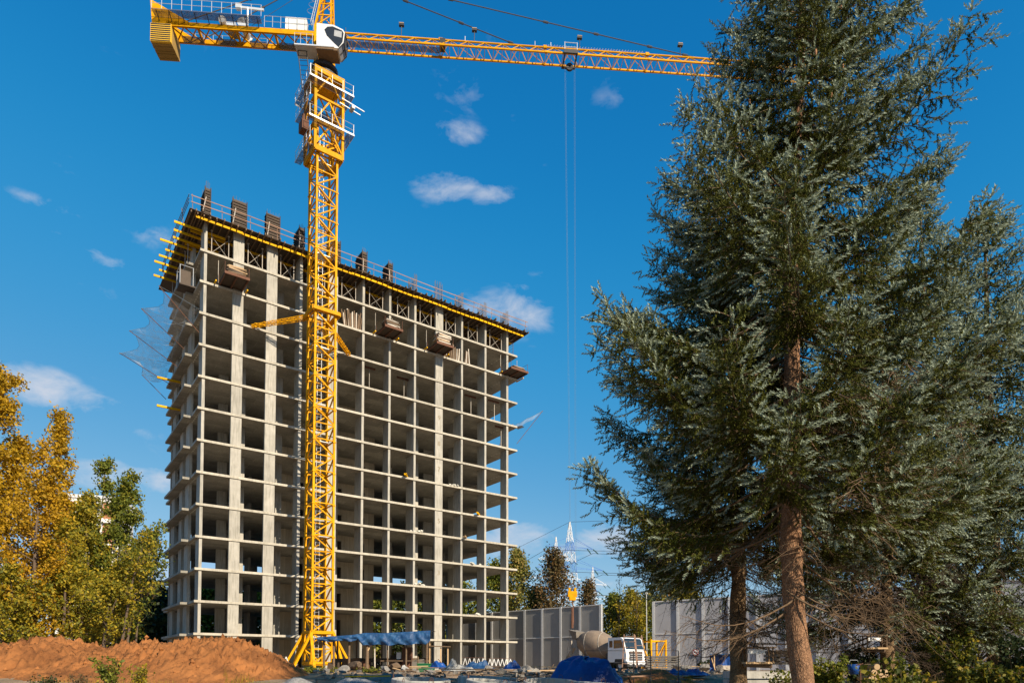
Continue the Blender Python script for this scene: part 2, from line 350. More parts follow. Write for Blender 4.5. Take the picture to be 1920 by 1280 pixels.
for k in range(900):
    u = rng.uniform(-100, 560); j = rng.randrange(8, 72); i = int(np.interp(u, px_, np.arange(nu)))
    p = Vector((XX[j, i], YY[j, i], ZZ[j, i])); r = rng.uniform(.025, .06) if k % 5 else rng.uniform(.06, .17)
    q = [Vector((rng.uniform(-1, 1), rng.uniform(-1, 1), rng.uniform(-1, 1))).normalized()*r*rng.uniform(.7, 1.2) for _ in range(6)]
    q = [Vector((r, 0, 0)), Vector((-r, .2*r, 0)), Vector((0, r, .1*r)), Vector((0, -r, 0)), Vector((.1*r, 0, r*.8)), Vector((0, 0, -r))]
    q = [p+a*rng.uniform(.6, 1.3) for a in q]
    clod.add(q, [(0, 2, 4), (2, 1, 4), (1, 3, 4), (3, 0, 4), (2, 0, 5), (1, 2, 5), (3, 1, 5), (0, 3, 5)])
tag(clod.build('clay_clods', MT['dirt']), 'loose orange clay clods scattered over the heap', 'clods', kind='stuff')

# ------------------------------------------------------------------ the unfinished tower block
TH = .6353; B0 = Vector((-29.1623, 61.7406, 0)); LEN = 37.06; DEP = 15.7
BF = Matrix.Translation(B0) @ Matrix.Rotation(TH, 4, 'Z')      # facade frame: x along the facade, y into the building
bld = thing('unfinished_building', B0, 'bare grey concrete frame of a tall building with open storeys beside the tower crane', 'building', rz=TH)
ZS = [3.537+3*k for k in range(13)]; ST = .22                   # slab tops
out = [(0, 0), (LEN, 0), (LEN, DEP), (0, DEP), (0, 12.85), (-.62, 12.85), (-.62, 3.02), (0, 3.02)]
slab_me = MB().prism([(x, y, -ST) for x, y in out][::-1], (0, 0, ST)).mesh('slab', MT['slab'])
slot = MB()  # pale boxes stand in for daylight coming through the insulation slots
for k in range(26):
    slot.box((.32, .5+k*.58, -ST-.012), (.42, .5+k*.58+.3, -ST+.01))
for k in range(24):
    if k % 8 < 6: slot.box((LEN-1.6, 1.0+k*.58, -ST-.012), (LEN-1.52, 1.0+k*.58+.28, -ST+.01))
slot_me = slot.mesh('slot_daylight', MT['slot_light_rubble'])
for z in ZS:
    s_ = put('slab', slab_me, bld, (0, 0, z)); put('slot_daylight', slot_me, s_)['kind'] = 'stuff'
H0 = 3-ST
def col_mesh(w, d): return MB().box((0, 0, 0), (w, d, H0)).mesh('column', MT['col'])
# (s, b, width along facade, depth)
FRONT = [(.36, .14, .26, 1.5), (2.97, .10, .98, .3), (6.14, .10, 1.03, .3), (9.45, .14, .28, 1.4), (12.5, .10, .98, .3), (16.27, .12, .26, 1.75), (19.41, .12, .25, 1.35), (22.55, .12, .25, 1.8),
         (25.33, .10, .98, .3), (28.80, .12, .26, 1.6), (32.18, .12, .26, 1.6), (35.45, .12, .3, 1.3)]
SIDE = [(.20, 4.4, .28, 1.7), (.20, 7.6, .28, 1.5), (.20, 11.6, .28, 1.7), (.3, 14.6, .9, .3)]
ROW2 = [(4.35, 2.75, .62, .3), (8.05, 2.75, .62, .3), (14.6, 3.2, .3, 1.2), (23.95, 2.75, .62, .3), (29.7, 3.3, .3, 1.2), (33.4, 3.1, .8, .3),
        (3.1, 5.6, .9, .3), (35.45, 5.2, .3, 1.6), (35.45, 10.6, .3, 1.6)]
REAR = [(2.6, 15.0, 1.0, .3), (5.6, 15.0, .5, .3), (8.6, 15.0, 1.2, .3), (12.2, 15.0, .6, .3), (15.6, 15.0, 1.2, .3), (19.0, 15.0, .6, .3), (22.6, 15.0, 1.2, .3), (26.4, 15.0, .6, .3), (30.0, 15.0, 1.2, .3), (33.6, 15.0, .6, .3), (36.0, 14.2, .3, 1.2)]
MID = [(4.2, 10.3, 1.2, .25), (7.2, 9.2, .25, 1.6), (24.4, 9.4, .25, 1.8), (27.2, 6.2, 1.3, .25), (31.2, 9.6, 1.2, .25), (21.9, 6.4, 1.1, .25)]
# concrete core with doorways, built storey by storey
core = MB()
def wall(x0, y0, x1, y1, t=.22, doors=()):
    """wall along x or y with 1 m door openings given by distance from its start"""
    horiz = abs(x1-x0) > abs(y1-y0); L = abs(x1-x0) if horiz else abs(y1-y0); cur = 0
    for d in list(doors)+[None]:
        e = L if d is None else d
        if e > cur:
            core.box((x0+cur, y0, 0), (x0+e, y0+t, H0)) if horiz else core.box((x0, y0+cur, 0), (x0+t, y0+e, H0))
        if d is not None:
            core.box((x0+d, y0, 2.15), (x0+d+1, y0+t, H0)) if horiz else core.box((x0, y0+d, 2.15), (x0+t, y0+d+1, H0))
            cur = d+1
wall(9.6, 6.2, 20.6, 6.2, doors=(1.6, 6.0, 8.8)); wall(9.6, 6.43, 9.6, 11.4, doors=(2.2,)); wall(20.38, 6.43, 20.38, 11.4); wall(9.83, 11.2, 20.37, 11.2, doors=(2.4, 7.0))
wall(13.6, 6.43, 13.6, 11.19); wall(17.0, 6.43, 17.0, 11.19)
core_me = core.mesh('core_wall', MT['wallc'])
cache = {}
for k in range(14):
    z0 = -.35 if k == 0 else ZS[k-1]; sc = ((ZS[0]-ST)-z0)/H0 if k == 0 else 1
    for nm, lst in (('column', FRONT), ('side_column', SIDE), ('inner_pillar', ROW2), ('rear_pillar', REAR), ('inner_wall', MID)):
        if k == 13 and nm in ('inner_wall', 'rear_pillar', 'inner_pillar'): continue
        for (s, b, w, d) in lst:
            me = cache.setdefault((w, d), None) or col_mesh(w, d); cache[(w, d)] = me
            put(nm, me, bld, (s, b, z0), scale=(1, 1, sc))
    if k < 13: put('core_wall', core_me, bld, (0, 0, z0), scale=(1, 1, sc))
footing = MB().box((-.4, .25, -.5), (LEN+.3, DEP, .12)).build('foundation_slab', MT['slab'], bld)
# numerals sprayed on the wide column, storey by storey
def text_mesh(s, size, m, name='text', ext=.002):
    cu = bpy.data.curves.new('t', 'FONT'); cu.body = s; cu.size = size; cu.align_x = 'CENTER'; cu.extrude = ext
    o = bpy.data.objects.new('t', cu); COL.objects.link(o); dg = bpy.context.evaluated_depsgraph_get()
    me = bpy.data.meshes.new_from_object(o.evaluated_get(dg)); bpy.data.objects.remove(o); me.name = name; me.materials.clear(); me.materials.append(m); return me
MT['spray'] = mat('sprayed_paint', (.25, .20, .13), rough=.9)
for k, ch in ((3, '3'), (5, '5'), (7, '7'), (8, '8'), (9, '9')):
    o = put('storey_number', text_mesh(ch, .75, MT['spray'], 'storey_number'), bld, (25.33+.5, .094, ZS[k-1]+1.35)); o.rotation_euler = (math.pi/2, 0, 0)

# ------------------------------------------------------------------ slab formwork on top
TOP = ZS[12]+H0                                                   # underside of the next slab
fw = thing('slab_formwork', BF @ Vector((0, 0, ZS[12])), 'yellow beams, dark joists and props carrying the topmost deck of the building', 'formwork', rz=TH)
dz = TOP-ZS[12]
def fpart(name, mb, m): return mb.build(name, m, fw)
fpart('deck_panel', MB().box((-1.15, -1.0, dz+.02), (LEN+.75, DEP, dz+.06)), MT['formply'])
for b in (-.62, 1.9, 4.4):
    segs = 10
    for i in range(segs):
        a0 = -.55+i*(LEN+1.1)/segs; a1 = a0+(LEN+1.1)/segs+(.35 if i < segs-1 else 0)
        off = .09 if i % 2 else 0
        fpart('beam', MB().box((a0, b+off-.04, dz-.42), (a1, b+off+.04, dz-.22)), MT['beam_yellow'])
jm = MB().box((-.05, -1.35, -.2), (.05, 6, 0)).mesh('joist', MT['timber'])
nj = 62
for i in range(nj):
    s = -.7+i*(LEN+1.4)/(nj-1)+rng.uniform(-.1, .1)
    put('joist', jm, fw, (s, rng.uniform(-.35, .25), dz+.02-.004*(i % 2)))
# side beams poking out on the left
for i, b in enumerate((1.0, 2.35, 3.6, 4.7, 6.2, 7.6, 9.0, 10.4, 11.8)):
    ex = (-2.1, -1.9, -1.75, -2.7, -2.0, -2.35, -2.55, -1.9, -2.2)[i]
    fpart('side_beam', MB().box((ex, b-.05, dz-.64), (2.4, b+.05, dz-.44)), MT['beam_yellow'])
for i in range(30):
    s = -1.0+(i % 5)*.55
    if i < 5: fpart('side_joist', MB().box((s-.05, -.9, dz-.2), (s+.05, 12.6, dz+.016)), MT['timber'])
prm = MB().tube((0, 0, 0), (0, 0, 1.7), .04, n=8).tube((0, 0, 1.5), (0, 0, dz-.42), .03, n=8).box((-.09, -.09, 0), (.09, .09, .012)).box((-.1, -.1, dz-.43), (.1, .1, dz-.42)).mesh('prop', MT['prop'])
ps = [1.1, 2.55, 4.4, 5.75, 7.7, 9.0, 10.8, 12.1, 14.1, 15.6, 17.2, 18.9, 20.6, 22.0, 23.6, 24.9, 27.0, 28.3, 30.0, 31.4, 33.3, 34.9]
for s in ps:
    for b in (.55, 2.0, 4.4): put('prop', prm, fw, (s+rng.uniform(-.1, .1), b, 0))
for b in (4.2, 5.6, 8.2, 9.8, 12.2): put('prop', prm, fw, (-.3, b, 0))
for i in range(0, len(ps)-1, 2):
    for b in (.6, 2.05):
        br = MB().tube((ps[i], b, .25), (ps[i+1], b, 1.9), .018, n=5).tube((ps[i], b+.04, 1.9), (ps[i+1], b+.04, .25), .018, n=5)
        fpart('cross_brace', br, MT['prop'])
# guard rails of the deck
for i in range(16):
    s = -.9+i*(LEN+1.4)/15
    fpart('rail_post', MB().beam((s, -.95, dz+.06), (s-.12, -1.25, dz+1.25), .04), MT['rail_pink'])
for j, h in enumerate((.62, 1.15)):
    pts = [(-1.1+i*(LEN+1.8)/12, -1.02-.22*h+rng.uniform(-.04, .04), dz+h+rng.uniform(-.06, .06)) for i in range(13)]
    for i in range(12): fpart('guard_rail', MB().beam(pts[i], pts[i+1], .03, .07), MT['rail_pink'])
for h in (.5, .85, 1.2):
    fpart('rope_rail', MB().path([(-1.25, -1.1, dz+h), (-1.35, 3, dz+h-.1), (-1.4, 7, dz+h-.12), (-1.3, 12.5, dz+h-.05)], .03, 5), MT['timber'])
for b in (1.5, 5, 8.5, 12): fpart('rail_post', MB().beam((-1.2, b, dz-.2), (-1.4, b, dz+1.3), .05), MT['timber'])
# end scaffold with rungs under the right end
for s, b in ((LEN-.3, .5), (LEN-.3, 1.9)): fpart('scaffold_post', MB().tube((s, b, 0), (s, b, dz-.2), .03), MT['rust'])
for i in range(6): fpart('scaffold_rung', MB().tube((LEN-.3, .5, .3+i*.38), (LEN-.3, 1.9, .3+i*.38), .02), MT['galv'])
fpart('end_rail', MB().beam((LEN+.6, -1.0, dz+.1), (LEN+1.6, -.2, dz+1.1), .04).beam((LEN+.7, 2, dz+.1), (LEN+1.5, 2.2, dz+.9), .04), MT['timber'])

# column formwork boxes and rebar standing on the deck
DZ = TOP+.065
def column_form(s, b, w, d, h, label, extra=.3):
    t = thing('column_formwork', BF @ Vector((s, b, DZ)), label, 'formwork', 'column formwork standing on the top deck', TH)
    MB().box((-w/2, -d/2, 0), (w/2, d/2, h)).build('panel', MT['formply'], t)
    n = int(h/.27)
    rm1 = MB().box((-w/2-.05, -d/2-.07, 0), (w/2+.05, -d/2-.002, .1)).mesh('rib', MT['form_rib'])
    rm2 = MB().box((-w/2-.07, -d/2-.05, 0), (-w/2-.002, d/2+.05, .1)).mesh('rib', MT['form_rib'])
    for i in range(n):
        put('rib', rm1, t, (0, 0, .08+i*.27)); put('rib', rm2, t, (0, 0, .08+i*.27))
    for x in (-w/2-.03, w/2+.03): MB().box((x-.04, -d/2-.10, 0), (x+.04, -d/2-.072, h+.1)).build('upright', MT['form_rib'], t)
    mb = MB()
    for i in range(5):
        for y in (-d/2+.06, d/2-.06): mb.tube((-w/2+.06+i*(w-.12)/4, y, h-.05), (-w/2+.06+i*(w-.12)/4+rng.uniform(-.03, .03), y, h+extra+rng.uniform(0, .2)), .012, n=4)
    mb.build('rebar', MT['rebar'], t)
    MB().beam((-w*.3, -d/2-.08, h*.7), (-w*.3-.5, -d/2-1.2, 0), .07).build('push_prop', MT['prop'], t)
column_form(.55, .8, .45, 1.6, 3.1, 'tall narrow dark column formwork at the left corner of the top deck', .6)
column_form(3.45, .3, 1.25, .55, 3.1, 'ribbed dark column formwork, second from the left corner of the deck')
column_form(6.65, .3, 1.25, .55, 3.0, 'ribbed dark column formwork, third from the left corner of the deck')
column_form(9.55, .9, .5, 1.6, 2.9, 'dark column formwork on the deck just left of the crane mast')
column_form(13.0, .3, 1.25, .55, 2.9, 'ribbed dark column formwork on the deck just right of the crane mast')
column_form(16.4, .9, .5, 1.7, 2.9, 'dark mossy column formwork with light uprights, second right of the crane mast')
column_form(19.55, .9, .45, 1.4, 2.85, 'dark column formwork with a yellow prop, rightmost on the deck')
def rebar_cage(s, b, w, d, h, label):
    mb = MB(); nx = 5
    for i in range(nx):
        for y in ((-d/2, 0, d/2) if d > .6 else (-d/2, d/2)):
            mb.tube((-w/2+i*w/(nx-1), y, 0), (-w/2+i*w/(nx-1)+rng.uniform(-.04, .04), y+rng.uniform(-.03, .03), h+rng.uniform(-.15, .15)), .026, n=4)
    t = thing('rebar_cage', BF @ Vector((s, b, DZ)), label, 'rebar cage', 'rebar cages standing on the top deck', TH)
    mb.build('upright_bars', MT['rebar'], t)
    for i in range(7):
        z = .1+i*h*.11
        MB().beam((-w/2, -d/2, z), (w/2, -d/2, z), .015).beam((-w/2, d/2, z), (w/2, d/2, z), .015).beam((-w/2, -d/2, z), (-w/2, d/2, z), .015).beam((w/2, -d/2, z), (w/2, d/2, z), .015).build('stirrup', MT['rebar'], t)
rebar_cage(22.75, 1.0, .35, 1.5, 2.7, 'thin rebar cage on the deck, nearest to the column formwork')
rebar_cage(25.8, .3, .9, .25, 2.8, 'thin rebar cage on the deck, second from the column formwork')
rebar_cage(28.95, .9, .35, 1.4, 2.6, 'thin rebar cage in the middle of the five on the deck')
rebar_cage(32.3, .9, .35, 1.4, 2.6, 'thin rebar cage on the deck in front of the white cloud')
rebar_cage(35.6, .8, .35, 1.2, 2.5, 'thin rebar cage at the right end of the deck')
tag(put('toolbox', MB().box((-.45, -.3, 0), (.45, .3, .42)).box((-.4, -.26, .42), (.4, .26, .5)).mesh('toolbox', mat('red_paint', (.55, .05, .03))), None, BF @ Vector((5.1, .2, DZ)), TH), 'red box on the top deck between two ribbed column forms', 'box')

# ------------------------------------------------------------------ cantilever loading platforms
def platform(s, z, w, d, label, load, tilt=0.0, skew=0.0):
    t = thing('loading_platform', BF @ Vector((s, 0, z)), label, 'platform', 'loading platforms sticking out of the facade', TH+skew)
    MB().box((-w/2, -d, .16), (w/2, .5, .24)).build('deck', MT['formply'], t)
    for x in (-w/2+.08, 0, w/2-.08): MB().box((x-.05, -d+.05, .0), (x+.05, 1.6, .158)).build('bearer', MT['rust'], t)
    MB().box((-w/2-.02, -d-.08, .05), (w/2+.02, -d-.002, .3)).build('front_edge', MT['rust'], t)
    for x in (-w/2+.03, w/2-.03):
        for y in (-d+.05, .1): MB().tube((x, y, .24), (x, y, 1.25), .022).build('rail_post', MT['rust'], t)
        MB().tube((x, -d+.05, 1.22), (x, .1, 1.22), .018).build('side_rail', MT['rust'], t)
        MB().tube((x, .35, .25), (x, .35, 2.55), .03).build('strut', MT['prop'], t)
    for x in (-w/2-.35, w/2+.3): MB().box((x-.06, -.55, .02), (x+.06, .9, .14)).build('outrigger_beam', MT['beam_yellow'], t)
    # the load
    st = thing('formwork_stack', BF @ (Matrix.Rotation(0, 4, 'Z') @ Vector((s-.05, -d*.72, z+.245))), load, 'stack', 'piles of formwork on the loading platforms', TH+skew)
    zz = 0
    for i in range({2.3: 9, 2.1: 10}.get(d, 4)+(2 if s == 25.3 else 0)):
        x = rng.uniform(-.14, .14); ww = w*rng.uniform(.3, .4); hgt = rng.choice([.06, .08, .11])
        MB(Matrix.Rotation(rng.uniform(-.12, .12), 4, 'Z')).box((x-ww, -.5, zz), (x+ww, .55, zz+hgt)).build('board', rng.choice([MT['timber'], MT['prop'], MT['timber_light'], MT['formply']]), st)
        zz += hgt+.012
    return t
ZP = ZS[11]+.02
platform(2.75, ZP, 2.2, 2.3, 'brown loading platform at the left end, below the corner of the deck', 'pile of flat formwork panels on the leftmost loading platform')
platform(18.9, ZP, 2.1, 2.1, 'brown loading platform right of the crane mast beside leaning boards', 'pile of boards on the loading platform right of the crane mast')
platform(25.3, ZP, 2.2, 2.1, 'brown loading platform at the wide column with the tall pile', 'tall pile of boards and a yellow beam on the platform at the wide column')
platform(36.0, ZP-.0, 2.6, 1.9, 'brown loading platform at the right end of the facade', 'low pile of boards on the rightmost loading platform')
# side platform on the left face
t = thing('side_cage', BF @ Vector((-.1, 2.6, ZP)), 'small dark platform with a grey cage on the left face below the deck', 'platform', rz=TH)
MB().box((-1.3, -.7, 0), (.2, .9, .12)).build('deck', MT['formply'], t)
for x in (-1.25, -.1):
    for y in (-.65, .85): MB().tube((x, y, .12), (x, y, 1.9), .03).build('post', MT['galv'], t)
MB().box((-1.2, -.55, .13), (-.3, .7, 1.5)).build('load', MT['formply'], t)
MB().tube((-1.25, -.65, 1.88), (-.1, -.65, 1.88), .025).tube((-1.25, .85, 1.88), (-.1, .85, 1.88), .025).tube((-1.25, -.65, 1.88), (-1.25, .85, 1.88), .025).build('top_rail', MT['galv'], t)
# bundles of boards leaning inside the top storey
def leaning(s, z, n, w, label, lean=.28):
    t = thing('leaning_boards', BF @ Vector((s, .35, z)), label, 'boards', 'bundles of boards leaning in an upper storey', TH)
    for i in range(n):
        x = (i-n/2)*w/n; a = lean*(i/n-.5)*1.2+rng.uniform(-.05, .05)
        h = rng.uniform(1.5, 2.1)
        MB(Matrix.Translation((x, 0, 0)) @ Matrix.Rotation(a, 4, 'Y')).box((-.05, -.06+.1*(i % 2), .03), (.05, .02+.1*(i % 2), h)).build('board', rng.choice([MT['timber'], MT['prop'], MT['timber']]), t)
leaning(15.3, ZS[11], 18, 2.0, 'bundle of grey boards leaning right beside the crane mast', .3)
leaning(28.2, ZS[11], 14, 1.5, 'bundle of grey boards leaning left of a column near the right end', .35)
leaning(29.85, ZS[11], 8, .9, 'smaller bundle of grey boards just right of that column', -.2)
leaning(26.9, ZS[11], 4, .5, 'few grey boards leaning beside the tallest platform pile', -.3)
# odd things left on the storeys
def beam_pile(s, z, label, n=3, L=1.4, m='beam_yellow'):
    t = thing('beam_pile', BF @ Vector((s, -.1, z)), label, 'beams', 'beams left at the slab edges', TH)
    for i in range(n): MB(Matrix.Rotation(.9+rng.uniform(-.1, .1), 4, 'Z')).box((-L*.5, -.05+(i % 2)*.13, .003+.1*(i//2)), (L*.55, .05+(i % 2)*.13, .1+.1*(i//2))).build('beam', MT[m], t)
beam_pile(21.6, ZS[6]+.003, 'yellow beams sticking out at the slab edge in mid facade', 4)
beam_pile(31.2, ZS[5]+.003, 'two yellow brown boards on a slab edge near the right end', 4)
beam_pile(29.4, ZS[4]+.003, 'brown planks on a slab edge one storey below the yellow boards', 3, 1.2, 'timber_light')
def rubble(s, z, label, n=7, r=.22, m='slot_light_rubble'):
    t = thing('rubble_heap', BF @ Vector((s, .2, z)), label, 'rubble', 'pale rubble heaps on the slab edges', TH)
    for i in range(n):
        c = Vector((rng.gauss(0, .35), rng.gauss(0, .12), rng.uniform(.02, .15))); q = rng.uniform(.5, 1)*r
        mb = MB(Matrix.Translation(c) @ Matrix.Rotation(rng.uniform(0, 3), 4, 'Z') @ Matrix.Rotation(rng.uniform(0, 1), 4, 'X')); mb.prism([(q, 0, -q*.5), (.3*q, q, -q*.5), (-.8*q, .6*q, -q*.5), (-q, -.4*q, -q*.5), (.2*q, -q, -q*.5)], (0, 0, q))
        mb.build('chunk', MT[m], t)
rubble(27.7, ZS[6], 'white rubble at the slab edge beside the wide column in mid facade')
rubble(23.2, ZS[4], 'pale rubble on the slab edge left of the wide column, third storey', 6)
rubble(23.2, ZS[2], 'pale rubble heap on a lower slab edge left of the wide column', 9)
rubble(31.3, ZS[1], 'pale rubble on the low slab edge near the right end', 6)
rubble(30.6, ZS[3], 'pale rubble heap on the slab edge under the brown planks', 8)
# T-shaped props holding freshly struck ceilings
for s, k, b, lb in ((17.6, 10, 1.2, 'T-shaped prop two columns right of the crane mast, high storey'), (22.0, 10, 1.5, 'T-shaped prop under a high ceiling left of the wide column'), (30.9, 10, 1.2, 'T-shaped prop between the last columns, left of two'), (34.1, 10, .8, 'T-shaped prop beside the right end column, upper one'), (35.2, 9, .9, 'T-shaped prop beside the right end column, one storey lower')):
    t = thing('t_prop', BF @ Vector((s, b, ZS[k-1])), lb, 'prop', 'T-shaped props under upper ceilings', TH)
    MB().tube((0, 0, 0), (0, 0, H0-.2), .035).build('post', MT['prop'], t); MB().box((-.9, -.05, H0-.2), (.7, .05, H0-.003)).build('head_beam', MT['rust'], t)

# ------------------------------------------------------------------ safety nets
def local_at(px, py, Y): return at(px, py, Y)
def net_thing(anchors, tips, label, sag=.5, poles=True, cap=None):
    """net hung between anchor points on the building and the tips of raking poles"""
    o = sum(anchors, Vector())/len(anchors)
    t = thing('safety_net', o, label, 'safety net', 'safety nets on the building')
    n = len(tips); sub = 6
    rows = []
    for i in range(n-1):
        for k in range(sub+(1 if i == n-2 else 0)):
            u = k/sub; a = anchors[i].lerp(anchors[i+1], u); b = tips[i].lerp(tips[i+1], u)
            b = b.lerp(a, .30*4*u*(1-u)); b.z -= .5*4*u*(1-u)*0
            row = []
            for j in range(8):
                v = j/7; p = a.lerp(b, v); p.z -= sag*4*v*(1-v)*(.6+.4*4*u*(1-u))*1.0; p += Vector((rng.gauss(0, .05), rng.gauss(0, .05), rng.gauss(0, .07))); row.append(p-o)
            rows.append(row)
    mb = MB(); mb.add([p for r_ in rows for p in r_], [(i*8+j, i*8+j+1, (i+1)*8+j+1, (i+1)*8+j) for i in range(len(rows)-1) for j in range(7)])
    mb.build('netting', MT['net'], t, smooth=True, fix=False)
    for a, b in zip(anchors, tips):
        low = a-Vector((0, 0, 2.2)); MB().path([low-o, b-o], .032, 6).build('pole', MT['rust'], t)
        MB().path([a-o, (a.lerp(b, .5)-o)+Vector((0, 0, .05)), b-o], .015, 4).build('stay', MT['thin_rope'], t)
    MB().path([r_[-1] for r_ in rows], .014, 4).build('edge_rope', MT['thin_rope'], t)
    return t
L_ = lambda s, b, z: BF @ Vector((s, b, z))
net_thing([L_(0, -.05, ZS[10]+.1), L_(-.62, 3.4, ZS[10]-.3), L_(-.62, 6.8, ZS[10]-.8), L_(-.62, 10.2, ZS[9]+1.5), L_(-.62, 12.8, ZS[9]+.8)],
          [L_(-3.45, -.3, 34.6), L_(-4.35, 3.2, 33.75), L_(-4.9, 6.8, 32.95), L_(-5.3, 10.4, 32.0), L_(-3.0, 12.6, 31.15)], 'torn pale safety net on brown poles hanging off the left face of the building', .9)
net_thing([L_(LEN, .1, ZS[9]), L_(LEN, 5.2, ZS[9])], [L_(LEN+4.6, .6, ZS[9]+3.2), L_(LEN+3.0, 5.0, ZS[9]+2.4)], 'small pale safety net with a dark patch on the right face of the building', .4)
np_ = L_(LEN+.75, .5, ZS[9]+.15)
tag(put('dark_patch', MB(Matrix.Rotation(TH, 4, 'Z') @ Matrix.Rotation(.6, 4, 'X') @ Matrix.Rotation(-.5, 4, 'Y')).box((-.45, -.35, 0), (.45, .35, .05)).mesh('dark_patch', MT['dark']), None, np_), 'dark flat board caught in the small net on the right face', 'board')
# short yellow beams under the net, left face
for i, (b, z) in enumerate(((9.6, ZS[9]-.45), (9.4, ZS[8]-.45))):
    tag(put('outrigger_beam', MB().box((-1.9, -.09, -.1), (.3, .09, .1)).mesh('outrigger_beam', MT['beam_yellow']), None, L_(-.1, b, z), TH), ('upper', 'lower')[i]+' of two yellow beams poking out of the left face below the net', 'beam')

# ------------------------------------------------------------------ the tower crane
CC = BF @ Vector((9.95, -4.75, 0)); CC.z = 0
crane = thing('tower_crane', CC, 'tall yellow lattice tower crane with white cab standing before the building', 'crane')
RT = Matrix.Rotation(TH, 4, 'Z'); UP = Matrix.Rotation(R(4.43), 4, 'Z')
W2 = 2.15/2; SECH = 3.04; Z0M = .55
corners = [(-W2, -W2), (W2, -W2), (W2, W2), (-W2, W2)]
def mast_meshes(w, sech, leg, br, tag_):
    c = [(-w, -w), (w, -w), (w, w), (-w, w)]
    legs = MB(RT); lac = MB(RT)
    for x, y in c:
        legs.beam((x, y, 0), (x, y, sech), leg)
        legs.box((x-leg*.75, y-leg*.75, sech-.16), (x+leg*.75, y+leg*.75, sech-.03)) if tag_ else None
    for k in range(4):
        (x0, y0), (x1, y1) = c[k], c[(k+1) % 4]
        flip = k % 2
        a, b = ((x0, y0), (x1, y1)) if not flip else ((x1, y1), (x0, y0))
        h = sech/2
        for z in (.02, h): lac.beam((x0, y0, z), (x1, y1, z), br)
        lac.beam((*a, 0.05), (*b, h-.03), br*1.05); lac.beam((*b, h+.03), (*a, sech-.05), br*1.05)
    lac.beam((c[0][0], c[0][1], .02), (c[2][0], c[2][1], .02), br*.8)
    return legs.mesh('mast_section', MT['yellow']), lac.mesh('lacing', MT['yellow'])
lm, cm = mast_meshes(W2-.09, SECH, .19, .105, True)
lad = MB(RT)
for x in (-.2, .2): lad.tube((x, .45, 0), (x, .45, SECH), .022, n=5)
for i in range(10): lad.tube((-.2, .45, .15+i*.304), (.2, .45, .15+i*.304), .014, n=4)
for i in range(3):
    z = .5+i; 
    pts = [(-.3*math.cos(a)*1.0, .45-.62*math.sin(a), z) for a in np.linspace(0, math.pi, 7)]
    lad.path([(p[0], p[1], p[2]) for p in pts], .016, 4)
lad_me = lad.mesh('ladder', MT['galv'])
nsec = 17
for i in range(nsec):
    o = put('mast_section', lm, crane, (0, 0, Z0M+i*SECH)); put('lacing', cm, o); put('ladder', lad_me, o)
    if i % 3 == 1: MB(RT).box((-.75, -.1, .05), (.75, .8, .1)).build('rest_platform', MT['galv'], o)
ZT = Z0M+nsec*SECH    # about 52.2
# foot: concrete block, base frame, raking struts
MB(RT).box((-3.4, -3.4, -.6), (3.4, 3.4, .28)).build('foundation_block', MT['ring'], crane)
bf = MB(RT)
for k in range(4):
    (x0, y0), (x1, y1) = corners[k], corners[(k+1) % 4]; bf.beam((x0, y0, 3.6), (x1, y1, 3.6), .22, .3)
bf.build('base_frame', MT['yellow'], crane)
bf = MB(RT)
for k in range(4): bf.beam((*corners[k], .75), (*corners[(k+1) % 4], .75), .2, .25)
bf.build('base_frame', MT['yellow'], crane)
for x, y in corners:
    for dx, dy in ((1.75, 0.3), (0.3, 1.75)):
        sx, sy = math.copysign(1, x), math.copysign(1, y)
        MB(RT).beam((x, y, 3.55), (x+sx*dx, y+sy*dy, .28), .26, .2).build('raking_strut', MT['yellow'], crane)
# tie collar to the building
zc = 34.1
col_ = MB(RT)
for k in range(4):
    (x0, y0), (x1, y1) = corners[k], corners[(k+1) % 4]; e = 1.22
    col_.beam((x0*e, y0*e, zc), (x1*e, y1*e, zc), .2, .34)
col_.build('tie_collar', MT['yellow'], crane)
def tie(a, b):
    mb = MB(RT); a, b = Vector(a), Vector(b); d = (b-a); w = .18
    side = Vector((0, 0, 1)).cross(d).normalized()*w; upv = Vector((0, 0, w))
    for s1 in (1, -1):
        for s2 in (1, -1): mb.beam(a+side*s1+upv*s2, b+side*s1*.6+upv*s2*.6, .06)
    n = 12
    for i in range(n):
        p, q = a+d*(i/n), a+d*((i+1)/n)
        for s1 in (1, -1): mb.beam(p+side*s1+upv*(1 if i % 2 else -1), q+side*s1+upv*(-1 if i % 2 else 1), .04); mb.beam(p+side*(1 if i % 2 else -1)+upv*s1, q-side*(1 if i % 2 else -1)+upv*s1, .04)
    mb.build('wall_tie', MT['yellow'], crane)
tie((-W2*1.15, W2*1.2, zc), (4.7-9.95, 4.75-.05, 33.45)); tie((W2*1.15, W2*1.2, zc), (14.7-9.95, 4.75-.05, 33.45)); tie((W2*.2, W2*1.2, zc), (12.9-9.95, 4.75-.05, 33.45))
